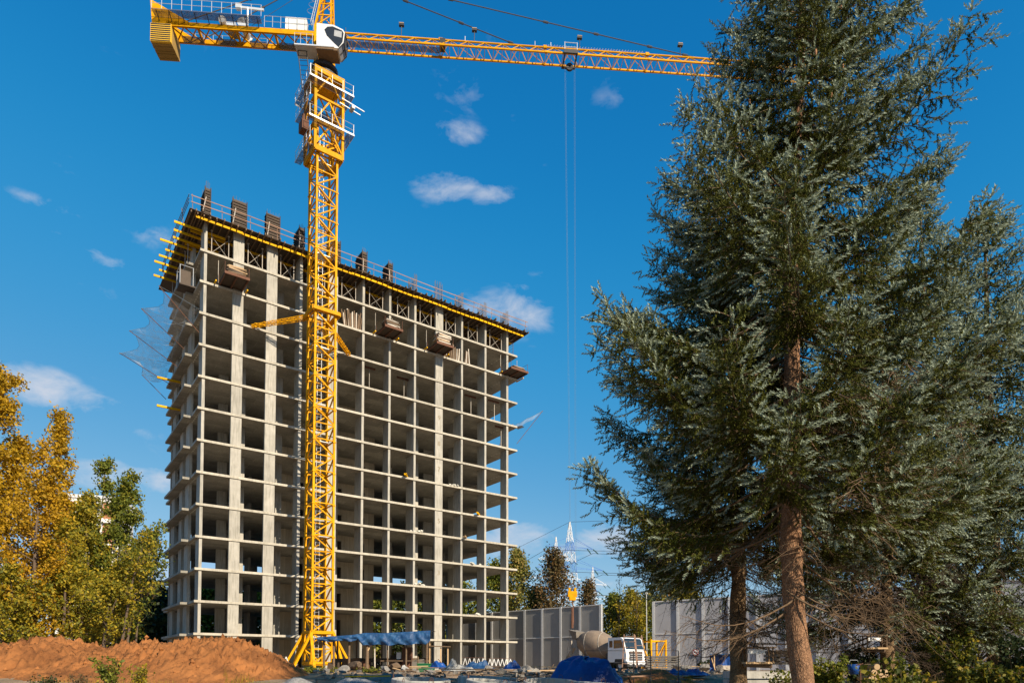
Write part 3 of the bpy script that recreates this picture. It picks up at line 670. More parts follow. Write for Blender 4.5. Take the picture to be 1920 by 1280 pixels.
# climbing cage round the mast top
ZC0, ZC1 = 49.3, 57.4
cw_ = 1.36
cg = MB(RT); cl_ = MB(RT)
cc4 = [(-cw_, -cw_), (cw_, -cw_), (cw_, cw_), (-cw_, cw_)]
for x, y in cc4: cg.beam((x, y, ZC0), (x, y, ZC1), .24)
for z, h in ((ZC0+.15, .5), (ZC0+2.7, .2), (ZC0+5.2, .2), (ZC1-.25, .5)):
    for k in range(4): cg.beam((*cc4[k], z), (*cc4[(k+1) % 4], z), .22, h)
cg.build('climbing_cage', MT['yellow'], crane)
for k in range(4):
    a, b = cc4[k], cc4[(k+1) % 4]
    for i, (z0, z1) in enumerate(((ZC0+.4, ZC0+2.6), (ZC0+2.8, ZC0+5.1), (ZC0+5.3, ZC1-.5))):
        mid = ((a[0]+b[0])/2, (a[1]+b[1])/2)
        cl_.beam((*a, z0), (*mid, z1), .12); cl_.beam((*b, z0), (*mid, z1), .12)
cl_.build('cage_lacing', MT['yellow'], crane)
def gallery(z, ext, sides, m=MT['galv']):
    """walkway with rails round the cage on the given sides"""
    for k in sides:
        M4 = RT @ Matrix.Rotation(k*math.pi/2, 4, 'Z'); zz = z+.012*k
        o = MB(M4).box((-ext+.02, -ext+.02, zz), (ext-.9, -cw_-.16, zz+.05)).build('walkway', MT['grating'], crane)
        MB(M4).box((-ext, -ext-.03, zz-.02), (ext-.05, -ext-.002, zz+.13)).build('kick_board', m, o)
        rl = MB(RT @ Matrix.Rotation(k*math.pi/2, 4, 'Z'))
        for i in range(5): x = -ext+.05+i*(2*ext-.1)/4; rl.tube((x, -ext+.03, z), (x, -ext+.03, z+1.1), .022, n=5)
        for h in (.55, 1.1): rl.tube((-ext, -ext+.03, z+h), (ext, -ext+.03, z+h), .02, n=5)
        rl.build('walkway_rail', m, o)
gallery(55.5, 2.15, (0, 1, 2, 3)); gallery(51.6, 2.2, (0, 1)); gallery(49.6, 2.1, (3,)); gallery(53.7, 2.1, (3,))
MB(RT).box((-2.4, -.8, 51.2), (-1.75, .2, 52.1)).tube((-2.1, -.3, 52.1), (-2.1, -.3, 52.9), .15, n=10).build('hydraulic_unit', MT['rust'], crane)
MB(RT).beam((1.0, -2.0, 54.9), (3.3, -2.0, 54.7), .08, .07).beam((1.0, -1.5, 54.8), (3.1, -1.5, 54.6), .08, .07).box((2.0, -2.1, 54.45), (2.3, -1.4, 54.75)).build('monorail_beam', MT['galv'], crane)
# slewing part
MB(RT).lathe([(1.2, 57.2), (1.35, 57.4), (1.35, 57.7), (1.0, 57.7), (1.0, 58.1), (1.3, 58.15), (1.3, 58.5), (.2, 58.5)], 24).build('slewing_ring', MT['dark'], crane)
MB(RT).prism([(-1.2, -1.2, 56.9), (1.2, -1.2, 56.9), (1.2, 1.2, 56.9), (-1.2, 1.2, 56.9)], (0, 0, .35)).build('ring_support', MT['yellow'], crane)
tw = MB(UP)
for x, y in ((-.75, -.8), (.75, -.8), (.75, .8), (-.75, .8)): tw.beam((x, y, 58.5), (x, y, 62.3), .2)
for z in (58.7, 61.3, 62.2):
    tw.beam((-.75, -.8, z), (.75, -.8, z), .16); tw.beam((-.75, .8, z), (.75, .8, z), .16); tw.beam((-.75, -.8, z), (-.75, .8, z), .16); tw.beam((.75, -.8, z), (.75, .8, z), .16)
tw.box((-.7, -.75, 58.5), (.7, .75, 58.8)); tw.beam((-.75, -.8, 58.7), (.75, -.8, 61.3), .1)
tw.build('slewing_tower', MT['yellow'], crane)
ZA = 68.4
hd = MB(UP); hl = MB(UP)
lo = [(-.75, -.8), (.75, -.8), (.75, .8), (-.75, .8)]; hi = [(.18, -.3), (.62, -.3), (.62, .3), (.18, .3)]
for (a, b), (c, d) in zip(lo, hi): hd.beam((a, b, 62.3), (c, d, ZA), .17)
hd.box((.1, -.4, ZA-.1), (.7, .4, ZA+.5)); hd.build('tower_head', MT['yellow'], crane)
for k in range(4):
    for i in range(5):
        u0, u1 = i/5, (i+1)/5
        p = lambda j, u: Vector((*lo[j], 62.3)).lerp(Vector((*hi[j], ZA)), u)
        hl.beam(p(k, u0), p((k+1) % 4, u1), .07); hl.beam(p(k, u1), p((k+1) % 4, u1), .07)
hl.build('head_lacing', MT['yellow'], crane)
hlad = MB(UP)
p0, p1 = Vector((-1.15, -.85, 62.4)), Vector((-.15, -.45, 67.8))
for dy in (-.2, .2): hlad.tube(p0+Vector((0, dy, 0)), p1+Vector((0, dy, 0)), .03, n=5)
for i in range(18): q = p0.lerp(p1, i/17); hlad.tube(q+Vector((0, -.2, 0)), q+Vector((0, .2, 0)), .02, n=4)
for i in range(6):
    q = p0.lerp(p1, .25+i*.13); hlad.path([q+Vector((-.65*math.sin(a), -.33*math.cos(a), 0)) for a in np.linspace(0, math.pi, 8)], .018, 4)
hlad.build('head_ladder', MT['galv'], crane)
# jib
ZJ, ZJT, JW, BAY = 61.37, 62.52, .7, 1.74
def jib_section(x0, n):
    ch = MB(UP); la = MB(UP); x1 = x0+n*BAY
    for y in (-JW, JW): ch.beam((x0, y, ZJ), (x1, y, ZJ), .13, .15)
    ch.tube((x0, 0, ZJT), (x1, 0, ZJT), .085, n=8)
    for i in range(n):
        a = x0+i*BAY; m = a+BAY/2; e = a+BAY
        for y in (-JW, JW):
            la.tube((a+.05, y, ZJ+.05), (m, 0, ZJT), .042, n=6); la.tube((m, 0, ZJT), (e-.05, y, ZJ+.05), .042, n=6)
        la.tube((a, -JW, ZJ), (a, JW, ZJ), .032, n=5); la.tube((a, -JW, ZJ), (e, JW, ZJ) if i % 2 else (m, JW, ZJ), .028, n=5)
        la.tube((m, -JW, ZJ), (m, JW, ZJ), .028, n=5)
    ch.box((x1-.12, -JW-.1, ZJ-.1), (x1+.1, -JW+.1, ZJ+.1)); ch.box((x1-.12, JW-.1, ZJ-.1), (x1+.1, JW+.1, ZJ+.1)); ch.box((x1-.18, -.12, ZJT-.14), (x1+.18, .12, ZJT+.14))
    o = ch.build('jib_section', MT['yellow'], crane); la.build('jib_lacing', MT['yellow'], o)
for k in range(5): jib_section(.85+k*6*BAY, 6 if k < 4 else 4)
MB(UP).box((.9, -.35, ZJ+.06), (11.2, .35, ZJ+.1)).build('jib_walkway', MT['grating'], crane)
MB(UP).box((11.2, -.45, ZJ+.1), (11.75, .25, ZJ+.95)).build('motor_box', MT['dark'], crane)
for x in (7.4, 14.6, 25.2, 35.6):
    o = MB(UP).tube((x, 0, ZJT), (x+.04, 0, ZJT+1.15), .04, n=6).box((x-.22, -.12, ZJT+1.15), (x+.28, .18, ZJT+1.33)).build('floodlight_post', MT['dark'], crane)
    MB(UP).box((x-.2, -.14, ZJT+1.335), (x+.26, .16, ZJT+1.39)).build('floodlight', MT['timber_light'], o)
for x in (2.0, 13.7, 20.7, 22.3): MB(UP).tube((x, 0, ZJT), (x, 0, ZJT+.55), .03).build('marker_post', MT['galv'] if x > 3 else MT['dark'], crane)
cb = MB(UP); 
for i in range(34):
    x = 22.0+i*.29; cb.path([(x, -.1, ZJT+.06), (x+.1, -.12, ZJT+.2), (x+.2, -.1, ZJT+.06)], .02, 4)
cb.build('cable_loops', mat('pale_cable', (.6, .55, .62)), crane)
# pendants
apex = Vector((.5, 0, ZA+.3))
def pendant(end, m='rope', r=.05, knots=()):
    mb = MB(UP); mb.tube(apex, end, r, n=6)
    for u in knots: q = apex.lerp(Vector(end), u); d = (Vector(end)-apex).normalized(); mb.tube(q-d*.25, q+d*.25, .11, n=6)
    mb.build('pendant', MT[m], crane)
pendant((18.8, 0, ZJT+.05), knots=(.40, .70, .97)); pendant((37.2, 0, ZJT+.05), knots=(.32, .58, .72, .87, .97))
for y in (-.8, .8): pendant((-12.9 if y < 0 else -11.6, y, ZJ+.4), knots=(.55,))
MB(UP).tube(apex-Vector((.2, 0, .6)), (-7.0, 0, ZJ+1.2), .02, n=5).build('winch_rope', MT['rope'], crane)
# trolley, hoist ropes and hook
XT = 24.2
tr = MB(UP).box((XT-.7, -.95, ZJ-.12), (XT+.7, -.8, ZJ+.25)).box((XT-.7, .8, ZJ-.12), (XT+.7, .95, ZJ+.25)).beam((XT-.6, -.9, ZJ-.1), (XT-.6, .9, ZJ-.1), .12).beam((XT+.6, -.9, ZJ-.1), (XT+.6, .9, ZJ-.1), .12)
tr.build('trolley', MT['dark'], crane)
MB(UP @ Matrix.Translation((XT, 0, ZJ-.75)) @ Matrix.Rotation(math.pi/2, 4, 'X')).lathe([(.1, -.1), (.36, -.12), (.30, 0), (.36, .12), (.1, .1)], 18).build('trolley_pulley', MT['dark'], crane)
MB(UP).beam((XT-.65, -.3, ZJ-.2), (XT-.5, -.3, ZJ-1.05), .06).beam((XT+.65, -.3, ZJ-.2), (XT+.5, -.3, ZJ-1.05), .06).beam((XT-.55, -.3, ZJ-1.05), (XT+.55, -.3, ZJ-1.05), .06).build('pulley_frame', MT['dark'], crane)
mb = MB(UP).tube((XT-.62, -.9, ZJ), (XT-.62, -.9, ZJ+1.0), .03).tube((XT+.62, -.9, ZJ), (XT+.62, -.9, ZJ+1.0), .03).tube((XT-.62, -.9, ZJ+.95), (XT+.62, -.9, ZJ+.95), .03).tube((XT-.62, -.9, ZJ+.5), (XT+.62, -.9, ZJ+.5), .03); mb.build('trolley_rail', MT['galv'], crane)
ZH = 7.75
for x in (-.5, .46):
    for dx in (0, .1): MB(UP).tube((XT+x+dx, .0, ZJ-.8), (XT+x*.5+dx+.15, .0, ZH), .008, n=5).build('hoist_rope', MT['thin_rope'], crane)
hk = MB(UP).box((XT-.35, -.18, ZH-.55), (XT+.55, .18, ZH)).box((XT-.22, -.2, ZH-.9), (XT+.42, .2, ZH-.55)).box((XT-.28, -.12, ZH), (XT-.1, .12, ZH+.35)).box((XT+.28, -.12, ZH), (XT+.46, .12, ZH+.35))
hk.build('hook_block', MT['yellow'], crane)
MB(UP).path([(XT+.1, 0, ZH-.9), (XT+.1, 0, ZH-1.3), (XT+.25, 0, ZH-1.5), (XT+.1, 0, ZH-1.7), (XT-.05, 0, ZH-1.55)], .06, 6).build('hook', MT['rust'], crane)
sl = MB(UP).path([(XT+.1, 0, ZH-1.6), (XT+.08, 0, ZH-3.6)], .12, 6).path([(XT+.15, 0, ZH-1.6), (XT+.2, .1, ZH-3.2)], .07, 5); sl.build('chain_bundle', MT['rust'], crane)
MB(UP).tube((XT+.05, 0, ZH-2.4), (XT-.55, .2, .6), .018, n=4).tube((XT+.1, 0, ZH-2.4), (XT+.85, .3, 1.1), .018, n=4).build('slings', MT['dark'], crane)
# counter-jib
cj = MB(UP)
for y in (-.85, .85): cj.beam((-.8, y, ZJ), (-14.6, y, ZJ), .2, .45)
cj.build('counter_jib', MT['yellow'], crane)
cx = MB(UP)
for i in range(11):
    a, b = -1.0-i*1.2, -2.2-i*1.2; cx.beam((a, -.78, ZJ-.05), (b, .78, ZJ-.05), .09); cx.beam((a, .78, ZJ-.15), (b, -.78, ZJ-.15), .09)
    if i % 3 == 0: cx.beam((a, -.78, ZJ), (a, .78, ZJ), .16, .3)
cx.build('counter_jib_lacing', MT['yellow'], crane)
for x0, x1 in ((-13.6, -11.6), (-10.4, -8.6), (-7.2, -5.6), (-4.4, -2.6)): MB(UP).box((x0, .05, ZJ-.3), (x1, .74, ZJ-.24)).build('grating', MT['grating'], crane)
def rail(x0, x1, y, z, n):
    mb = MB(UP)
    for i in range(n): x = x0+(x1-x0)*i/(n-1); mb.tube((x, y, z), (x, y, z+1.1), .025, n=5)
    for h in (.55, 1.1): mb.tube((x0, y, z+h), (x1, y, z+h), .022, n=5)
    mb.build('counter_jib_rail', MT['galv'], crane)
for y in (-1.75, 1.75):
    rail(-15.6, -5.6 if y < 0 else -6, y, ZJ+.55, 12)
MB(UP).box((-15.6, -1.8, ZJ+.48), (-5.7, -1.0, ZJ+.55)).build('side_walkway', MT['grating'], crane)
for x in range(9): MB(UP).beam((-15.2+x*1.15, -1.75, ZJ+.46), (-15.2+x*1.15, -.9, ZJ+.12), .06).build('walkway_bracket', MT['dark'], crane)
rail(-5.5, -.9, -1.0, ZJ+.25, 7)
for x0, x1, h in ((-3.55, -2.45, 1.2), (-2.4, -1.55, 1.2)): MB(UP).box((x0, -.95, ZJ+.25), (x1, -.25, ZJ+.25+h)).build('electric_cabinet', MT['cabwhite'], crane)
MB(UP @ Matrix.Translation((-7.6, 0, ZJ+.75)) @ Matrix.Rotation(math.pi/2, 4, 'X')).lathe([(.02, -.8), (.5, -.8), (.5, -.72), (.34, -.7), (.34, .7), (.5, .72), (.5, .8), (.02, .8)], 20).build('winch_drum', MT['galv'], crane)
mb = MB(UP).box((-9.2, -.6, ZJ+.3), (-8.3, .6, ZJ+.9)).tube((-7.1, -.9, ZJ+.3), (-7.1, -.9, ZJ+2.1), .09).beam((-7.9, -.9, ZJ+2.1), (-5.6, -.9, ZJ+2.0), .14, .2).box((-8.2, -1.1, ZJ+1.9), (-7.7, -.7, ZJ+2.35)); mb.build('service_hoist', MT['galv'], crane)
MB(UP @ Matrix.Translation((-9.4, -1.0, ZJ+.55)) @ Matrix.Rotation(math.pi/2, 4, 'X')).lathe([(.02, -.2), (.33, -.2), (.36, 0), (.33, .2), (.02, .2)], 16).build('winch_motor', MT['cabwhite'], crane)
for y in (-.95, .85): MB(UP).prism([(-16.1, y, ZJ+2.25), (-12.6, y, ZJ+.3), (-12.2, y, ZJ-.1), (-15.9, y, ZJ-.1)], (0, .1, 0)).build('tail_plate', MT['yellow'], crane)
MT['cw_shade'] = mat('counterweight_shade', (.40, .25, .06), (.3, .19, .06))  # rear blocks browner: the shade of the underside is in the colour
for i in range(8):
    y = -1.0+i*.265; off = .0
    o = MB(UP).box((-16.0+.02*(i % 2), y, ZJ-1.9-.02*(i % 3)), (-14.1, y+.24, ZJ-.12)).build('counterweight_block', mat('counterweight_paint', (.74, .44, .03), (.62, .35, .03)) if i == 0 else MT['cw_shade'], crane)
    if i == 0:
        rbm = MB(UP).box((-15.95, y-.04, 0), (-14.15, y-.002, .07)).mesh('rib', MT['dark'])
        for j in range(9): put('rib', rbm, o, (0, 0, ZJ-1.85+j*.2))
# cab
CBX, CBY, CBZ = -.3, -2.3, 58.8
CM_ = UP @ Matrix.Translation((CBX, CBY, CBZ))
prof = [(0, 0, 0), (2.05, 0, 0), (2.5, 0, .55), (2.62, 0, 1.55), (2.45, 0, 1.85), (1.55, 0, 2.25), (0, 0, 2.32)]
cab = MB(CM_).prism(prof, (0, 1.5, 0)).build('cab', MT['cabwhite'], crane)
wd = [(.72, 1.72), (1.0, 2.02), (1.5, 2.08), (2.38, 1.74), (2.52, 1.5), (2.42, .62), (2.06, .08), (1.55, .55), (.95, 1.15)]
MB(CM_).prism([(x, -.006, z) for x, z in wd], (0, -.01, 0)).build('cab_side_window', mat('dark_tinted_panel', (.028, .034, .045), rough=.3), cab)
MB(CM_).prism([(1.62, -.02, 1.15), (2.32, -.02, 1.02), (2.36, -.02, 1.6), (1.66, -.02, 1.74)], (0, -.01, 0)).build('cab_sliding_pane', mat('pale_reflecting_pane', (.42, .43, .44), rough=.2), cab)
MB(CM_).prism([(2.07, .1, .04), (2.52, .1, .56), (2.64, .1, 1.52), (2.64, 1.4, 1.52), (2.52, 1.4, .56), (2.07, 1.4, .04)][:3]+[(2.64, 1.4, 1.52), (2.52, 1.4, .56), (2.07, 1.4, .04)][:0], (0, 1.3, 0)).build('cab_windscreen', MT['glass'], cab)
fr = MB(CM_)
for y in (.02, .75, 1.48): fr.beam((2.08, y, .0), (2.55, y, .56), .07); fr.beam((2.55, y, .56), (2.67, y, 1.55), .07)
fr.beam((2.67, 0, 1.55), (2.67, 1.5, 1.55), .07); fr.beam((2.55, 0, .56), (2.55, 1.5, .56), .05); fr.build('cab_window_frame', MT['dark'], cab)
MB(CM_).box((0, .02, -.22), (1.95, 1.48, -.004)).build('cab_floor', mat('brown_underside', (.22, .15, .09), (.15, .1, .06)), cab)
mb = MB(UP).box((-2.28, -2.41, 58.68), (-.35, -1.0, 58.74)).box((-2.3, -2.55, 58.65), (1.4, -2.42, 58.77)); o = mb.build('cab_gangway', MT['galv'], crane)
mb = MB(UP)
for i in range(4): x = -2.28+i*.55; mb.tube((x, -2.48, 58.77), (x, -2.48, 59.85), .024, n=5)
for h in (.55, 1.08): mb.tube((-2.28, -2.48, 58.77+h), (-.6, -2.48, 58.77+h), .022, n=5)
mb.build('gangway_rail', MT['galv'], o)
mb = MB(UP)
for x in (-2.1, -1.3):
    mb.tube((x, -1.9, 58.65), (x+.35, -1.5, 55.3), .045, n=5)
for i in range(9): u = i/8; mb.tube((-2.1+.35*u, -1.9+.4*u, 58.65-3.4*u), (-1.3+.35*u, -1.9+.4*u, 58.65-3.4*u), .03, n=4)
mb.build('access_ladder', MT['dark'], crane)

# ------------------------------------------------------------------ vegetation
nr = np.random.default_rng(11)
def unit(v): return v/np.maximum(np.linalg.norm(v, axis=-1, keepdims=True), 1e-9)
def tubes_np(paths, nseg=5):
    """paths: list of (pts[m,3], radii[m]); one mesh of open tubes, handled in batches of equal length"""
    V = []; T = []; o = 0; groups = {}
    ang = np.linspace(0, 2*np.pi, nseg, endpoint=False); ca, sa = np.cos(ang), np.sin(ang)
    for pts, rad in paths: groups.setdefault(len(pts), []).append((pts, rad))
    for m, lst in groups.items():
        P = np.stack([np.asarray(p, float) for p, _ in lst]); Rr = np.stack([np.asarray(r, float) for _, r in lst]); g = len(lst)
        d = unit(np.concatenate([P[:, 1:2]-P[:, :1], P[:, 2:]-P[:, :-2], P[:, -1:]-P[:, -2:-1]], 1))
        ref = np.where(np.abs(d[..., 2:3]) > .9, np.array([1., 0, 0]), np.array([0, 0, 1.]))
        x = unit(np.cross(d, ref)); z = np.cross(x, d)
        ring = P[:, :, None]+(x[:, :, None]*ca[:, None]+z[:, :, None]*sa[:, None])*Rr[:, :, None, None]
        V.append(ring.reshape(-1, 3)); i = (np.arange(g)[:, None, None]*m+np.arange(m-1)[None, :, None])*nseg; k = np.arange(nseg)[None, None]
        q = np.stack([i+k, i+(k+1) % nseg, i+nseg+(k+1) % nseg, i+nseg+k], -1).reshape(-1, 4)+o; T.append(q); o += g*m*nseg
    return np.concatenate(V), np.concatenate(T)
def spruce_bark(name, c1, c2):
    m, n, l, b = new_mat(name); t = n.new('ShaderNodeTexCoord')
    mp = n.new('ShaderNodeMapping'); mp.inputs['Scale'].default_value = (1, 1, .55); l.new(t.outputs['Object'], mp.inputs['Vector'])
    v = n.new('ShaderNodeTexVoronoi'); v.inputs['Scale'].default_value = 22; v.feature = 'DISTANCE_TO_EDGE'
    nz = n.new('ShaderNodeTexNoise'); nz.inputs['Scale'].default_value = 9; nz.inputs['Detail'].default_value = 8; l.new(mp.outputs[0], nz.inputs['Vector'])
    ad = n.new('ShaderNodeVectorMath'); ad.operation = 'MULTIPLY_ADD'; ad.inputs[1].default_value = (.12, .12, .12); l.new(nz.outputs['Color'], ad.inputs[0]); l.new(mp.outputs[0], ad.inputs[2]); l.new(ad.outputs[0], v.inputs['Vector'])
    r = ramp(n, [(.0, c2), (.12, c1)]); l.new(v.outputs['Distance'], r.inputs[0])
    r2 = ramp(n, [(.3, (.6, .6, .6)), (.7, (1.15, 1.1, 1.05))]); l.new(nz.outputs[0], r2.inputs[0])
    mx = n.new('ShaderNodeMix'); mx.data_type = 'RGBA'; mx.blend_type = 'MULTIPLY'; mx.inputs[0].default_value = 1; l.new(r.outputs[0], mx.inputs[6]); l.new(r2.outputs[0], mx.inputs[7]); l.new(mx.outputs[2], b.inputs['Base Color'])
    b.inputs['Roughness'].default_value = .95; b.inputs['Specular IOR Level'].default_value = .1
    bp = n.new('ShaderNodeBump'); bp.inputs['Strength'].default_value = 1; bp.inputs['Distance'].default_value = .03
    sm = n.new('ShaderNodeMath'); sm.operation = 'ADD'; l.new(v.outputs['Distance'], sm.inputs[0]); l.new(nz.outputs[0], sm.inputs[1]); l.new(sm.outputs[0], bp.inputs['Height']); l.new(bp.outputs[0], b.inputs['Normal'])
    return m
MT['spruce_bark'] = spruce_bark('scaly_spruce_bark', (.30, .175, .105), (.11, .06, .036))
MT['spruce_bark_dark'] = spruce_bark('dark_spruce_bark', (.22, .15, .085), (.08, .05, .03))  # darker, less red copy of the scaly bark
MT['twig'] = mat('dead_spruce_twig', (.21, .135, .075), (.09, .06, .038), scale=3, rough=.95)
MT['twig_dark'] = mat('shaded_spruce_twig', (.085, .058, .036), (.045, .03, .02), scale=3, rough=.95)  # darker copy of the sunlit tan twig, shade painted into the colour
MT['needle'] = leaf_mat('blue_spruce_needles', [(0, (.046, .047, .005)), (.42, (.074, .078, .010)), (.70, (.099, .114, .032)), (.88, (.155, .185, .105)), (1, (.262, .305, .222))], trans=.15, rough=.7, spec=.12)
MT['cone'] = mat('spruce_cone', (.33, .16, .07), (.2, .1, .05), scale=30, rough=.8)

def needle_template(n, length, thick, w):
    """unit shoot along +x: n needle blades set round it in a spiral, leaning forward"""
    i = np.arange(n); t = (i+.5)/n; a = i*2.39996+.4
    rad = np.stack([0*a, np.cos(a), np.sin(a)], -1); tang = np.stack([0*a, -np.sin(a), np.cos(a)], -1)
    base = np.stack([t*length*.95-.02, 0*t, 0*t], -1)
    L = thick*(1-.35*t**3)*(.8+.4*((i*7) % 5)/4)
    tip = base+rad*(L*.85)[:, None]+np.array([1., 0, 0])*(L*1.15)[:, None]
    wv = (tang*.8+np.array([.55, 0, 0]))*w
    return np.stack([base-wv, base+wv, tip], 1).reshape(-1, 3)
def twigs_mesh(P, D, S, tone, tmpl, tone_tip=.25):
    """instances of the twig template at P along D, scaled S, as raw triangles"""
    n = len(P); x = unit(D); ref = np.where(np.abs(x[:, 2:3]) > .95, np.array([[1., 0, 0]]), np.array([[0, 0, 1.]]))
    y = unit(np.cross(ref, x)); z = np.cross(x, y)
    roll = nr.uniform(0, 2*np.pi, n)[:, None]; y2 = y*np.cos(roll)+z*np.sin(roll); z2 = np.cross(x, y2)
    Rm = np.stack([x, y2, z2], -1)*S[:, None, None]
    V = np.einsum('nij,kj->nki', Rm, tmpl)+P[:, None]
    k = len(tmpl); tn = np.repeat(tone[:, None], k, 1)+tone_tip*(np.arange(k)//3/(k/3))[None]*.6
    return V.reshape(-1, 3), np.arange(n*k).reshape(-1, 3), np.clip(tn, 0, 1).reshape(-1)
def spruce(name, base, H, r0, radius, zlive, zdead, label, seed, n_branch, needles=22, lean=(0, 0), bark='spruce_bark', cones=0, top=None, group=None, dens=1.0, dead_n=42, tscale=1.0, zmax=None):
    global nr
    nr = np.random.default_rng(seed); base = Vector(base)
    t = thing(name, base, label, 'spruce tree', group)
    pc = np.polyfit([0, 7, 14, 22], lean[2], 3) if len(lean) > 2 else None
    ax = lambda z: np.stack([(lean[0]*(z/H) if pc is None else np.polyval(pc, z))+.05*np.sin(z*.7+seed), lean[1]*(z/H)+.05*np.cos(z*.6+seed), z], -1)
    zz = np.concatenate([[-.5, 0, .3], np.linspace(.8, H, 40)])
    rr = r0*np.clip(1-zz/H, .02, 1)**.85; rr[:3] *= [1.5, 1.25, 1.08]; rr = rr*(1+.05*nr.standard_normal(len(zz))*(zz < H*.7))
    V, T = tubes_np([(ax(zz), rr)], 16); V[:, :2] += .012*nr.standard_normal((len(V), 2))*(V[:, 2:3] < H*.6)
    put('trunk', np_mesh('trunk', V, T, MT[bark], smooth=True), t)
    paths = []; P = []; D = []; S = []; TN = []; dead = []
    nw = max(1, n_branch//6); zs = zlive+(H*.985-zlive)*((np.arange(n_branch)//6)+.16*nr.standard_normal(n_branch)*(np.arange(n_branch) % 6 > 0)+(np.arange(n_branch) % 6 == 0)*nr.uniform(.2, .7, n_branch))/nw
    if zmax: zs = zs[zs < zmax]
    for bi, z in enumerate(zs):
        if z < 0: continue
        az = bi*2.39996+nr.uniform(-.5, .5); Lb = min(radius(z, az)*nr.choice([nr.uniform(.6, .85), nr.uniform(.85, 1.02), nr.uniform(.95, 1.10)]), 4.9)
        if Lb < .15 or (math.sin(az) < -.72 and z < 8.8 and nr.uniform(0, 1) < .22): continue
        u = z/H; rise = np.interp(u, [0, .35, .6, .75, .88, 1], [-.12, -.08, -.01, .08, .40, 1.1])+nr.normal(0, .08)
        m = 9; s = np.linspace(0, 1, m); dirh = np.array([np.cos(az), np.sin(az), 0])
        side = np.array([-np.sin(az), np.cos(az), 0])
        droop = np.interp(u, [0, .4, .8, 1], [-.34, -.24, -.12, 0])
        pts = ax(np.array(z))[None]+dirh*(s*Lb)[:, None]+np.array([0, 0, 1])*((rise*s+droop*np.sin(s*np.pi*.85)+.20*s**3)*Lb)[:, None]+side*(np.sin(s*3+seed+bi)*.06*Lb)[:, None]
        rb = np.interp(s, [0, 1], [.010+.007*Lb, .004]); paths.append((pts, rb))
        bare = np.interp(u, [0, .25, .5, .8], [.46, .34, .2, .05])*((.6 if u > .45 else .85) if dirh[1] < -.3 else 1)
        ns = max(7, int(Lb*12.4*dens))
        tan = unit(np.gradient(pts, axis=0))
        for si in range(ns):
            f = bare+(1-bare)*(si+nr.uniform(0, 1))/ns; f = min(f, .995)
            p = np.array([np.interp(f, s, pts[:, c]) for c in range(3)]); tg = np.array([np.interp(f, s, tan[:, c]) for c in range(3)])
            sg = 1 if si % 2 else -1
            ls = (.34+.40*(1-f)**.6*Lb*.55)*nr.uniform(.6, 1.2); ls = min(ls, 1.15)
            d = unit(tg*nr.uniform(.55, .95)+side*sg*nr.uniform(.45, .9)+np.array([0, 0, nr.uniform(-.5, .12)]))
            k = 5; q = np.linspace(0, 1, k)
            sp = p+d*(q*ls)[:, None]+np.array([0, 0, -1])*(.32*ls*q**2)[:, None]
            if ls > .5: paths.append((sp, np.interp(q, [0, 1], [.009, .004])))
            nt = max(3, int(ls*13*dens)); g = np.sort(nr.uniform(.05, 1, nt))
            tp = np.stack([np.interp(g, q, sp[:, c]) for c in range(3)], -1)
            hang = nr.uniform(0, 1, nt) < (.42 if f < .75 else .36)
            sd = np.where(np.arange(nt) % 2 == 0, 1., -1.)[:, None]; perp = unit(np.cross(d, np.array([0, 0, 1.])))
            flat = unit(d[None]*.75+perp*sd*nr.uniform(.45, 1.15, (nt, 1))+np.array([0, 0, 1])*nr.normal(.12, .28, (nt, 1)))
            down = unit(d[None]*.25+nr.normal(0, .28, (nt, 3))+np.array([0, 0, -1.]))
            dd = np.where(hang[:, None], down, flat)
            outer = np.clip((f-bare)/(1-bare)*.6+g*.5, 0, 1)
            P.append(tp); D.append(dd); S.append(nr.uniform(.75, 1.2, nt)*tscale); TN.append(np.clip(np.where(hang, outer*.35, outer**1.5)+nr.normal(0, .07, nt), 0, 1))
            # shoot at the tip of the side twig
            P.append(sp[-1:]); D.append(unit(d+np.array([0, 0, -.1]))[None]); S.append(np.array([1.3*tscale])); TN.append(np.array([.95]))
        # leading shoot
        nt = int(6+Lb*3); g = nr.uniform(.45, 1, nt); tp = np.stack([np.interp(g, s, pts[:, c]) for c in range(3)], -1)
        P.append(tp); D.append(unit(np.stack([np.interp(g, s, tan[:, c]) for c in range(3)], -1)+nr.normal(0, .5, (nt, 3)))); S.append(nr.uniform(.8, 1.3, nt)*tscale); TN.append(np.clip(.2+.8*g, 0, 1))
    # bare dead branches low on the trunk
    for i in range(dead_n):
        z = nr.uniform(*zdead); az = nr.uniform(0, 2*np.pi); Lb = nr.uniform(.5, 1)*min(radius(max(z, zlive), az), 4.2)*.85
        m = 8; s = np.linspace(0, 1, m); dirh = np.array([np.cos(az), np.sin(az), 0]); side = np.array([-np.sin(az), np.cos(az), 0])
        pts = ax(np.array(z))[None]+dirh*(s*Lb)[:, None]+np.array([0, 0, 1])*((-.12*s-.22*np.sin(s*2.4)+.1*s**2)*Lb)[:, None]+side*(np.sin(s*2.5+i)*.1*Lb)[:, None]+nr.normal(0, .03, (m, 3))*s[:, None]
        dead.append((pts, np.interp(s, [0, 1], [.010+.006*Lb, .004])))
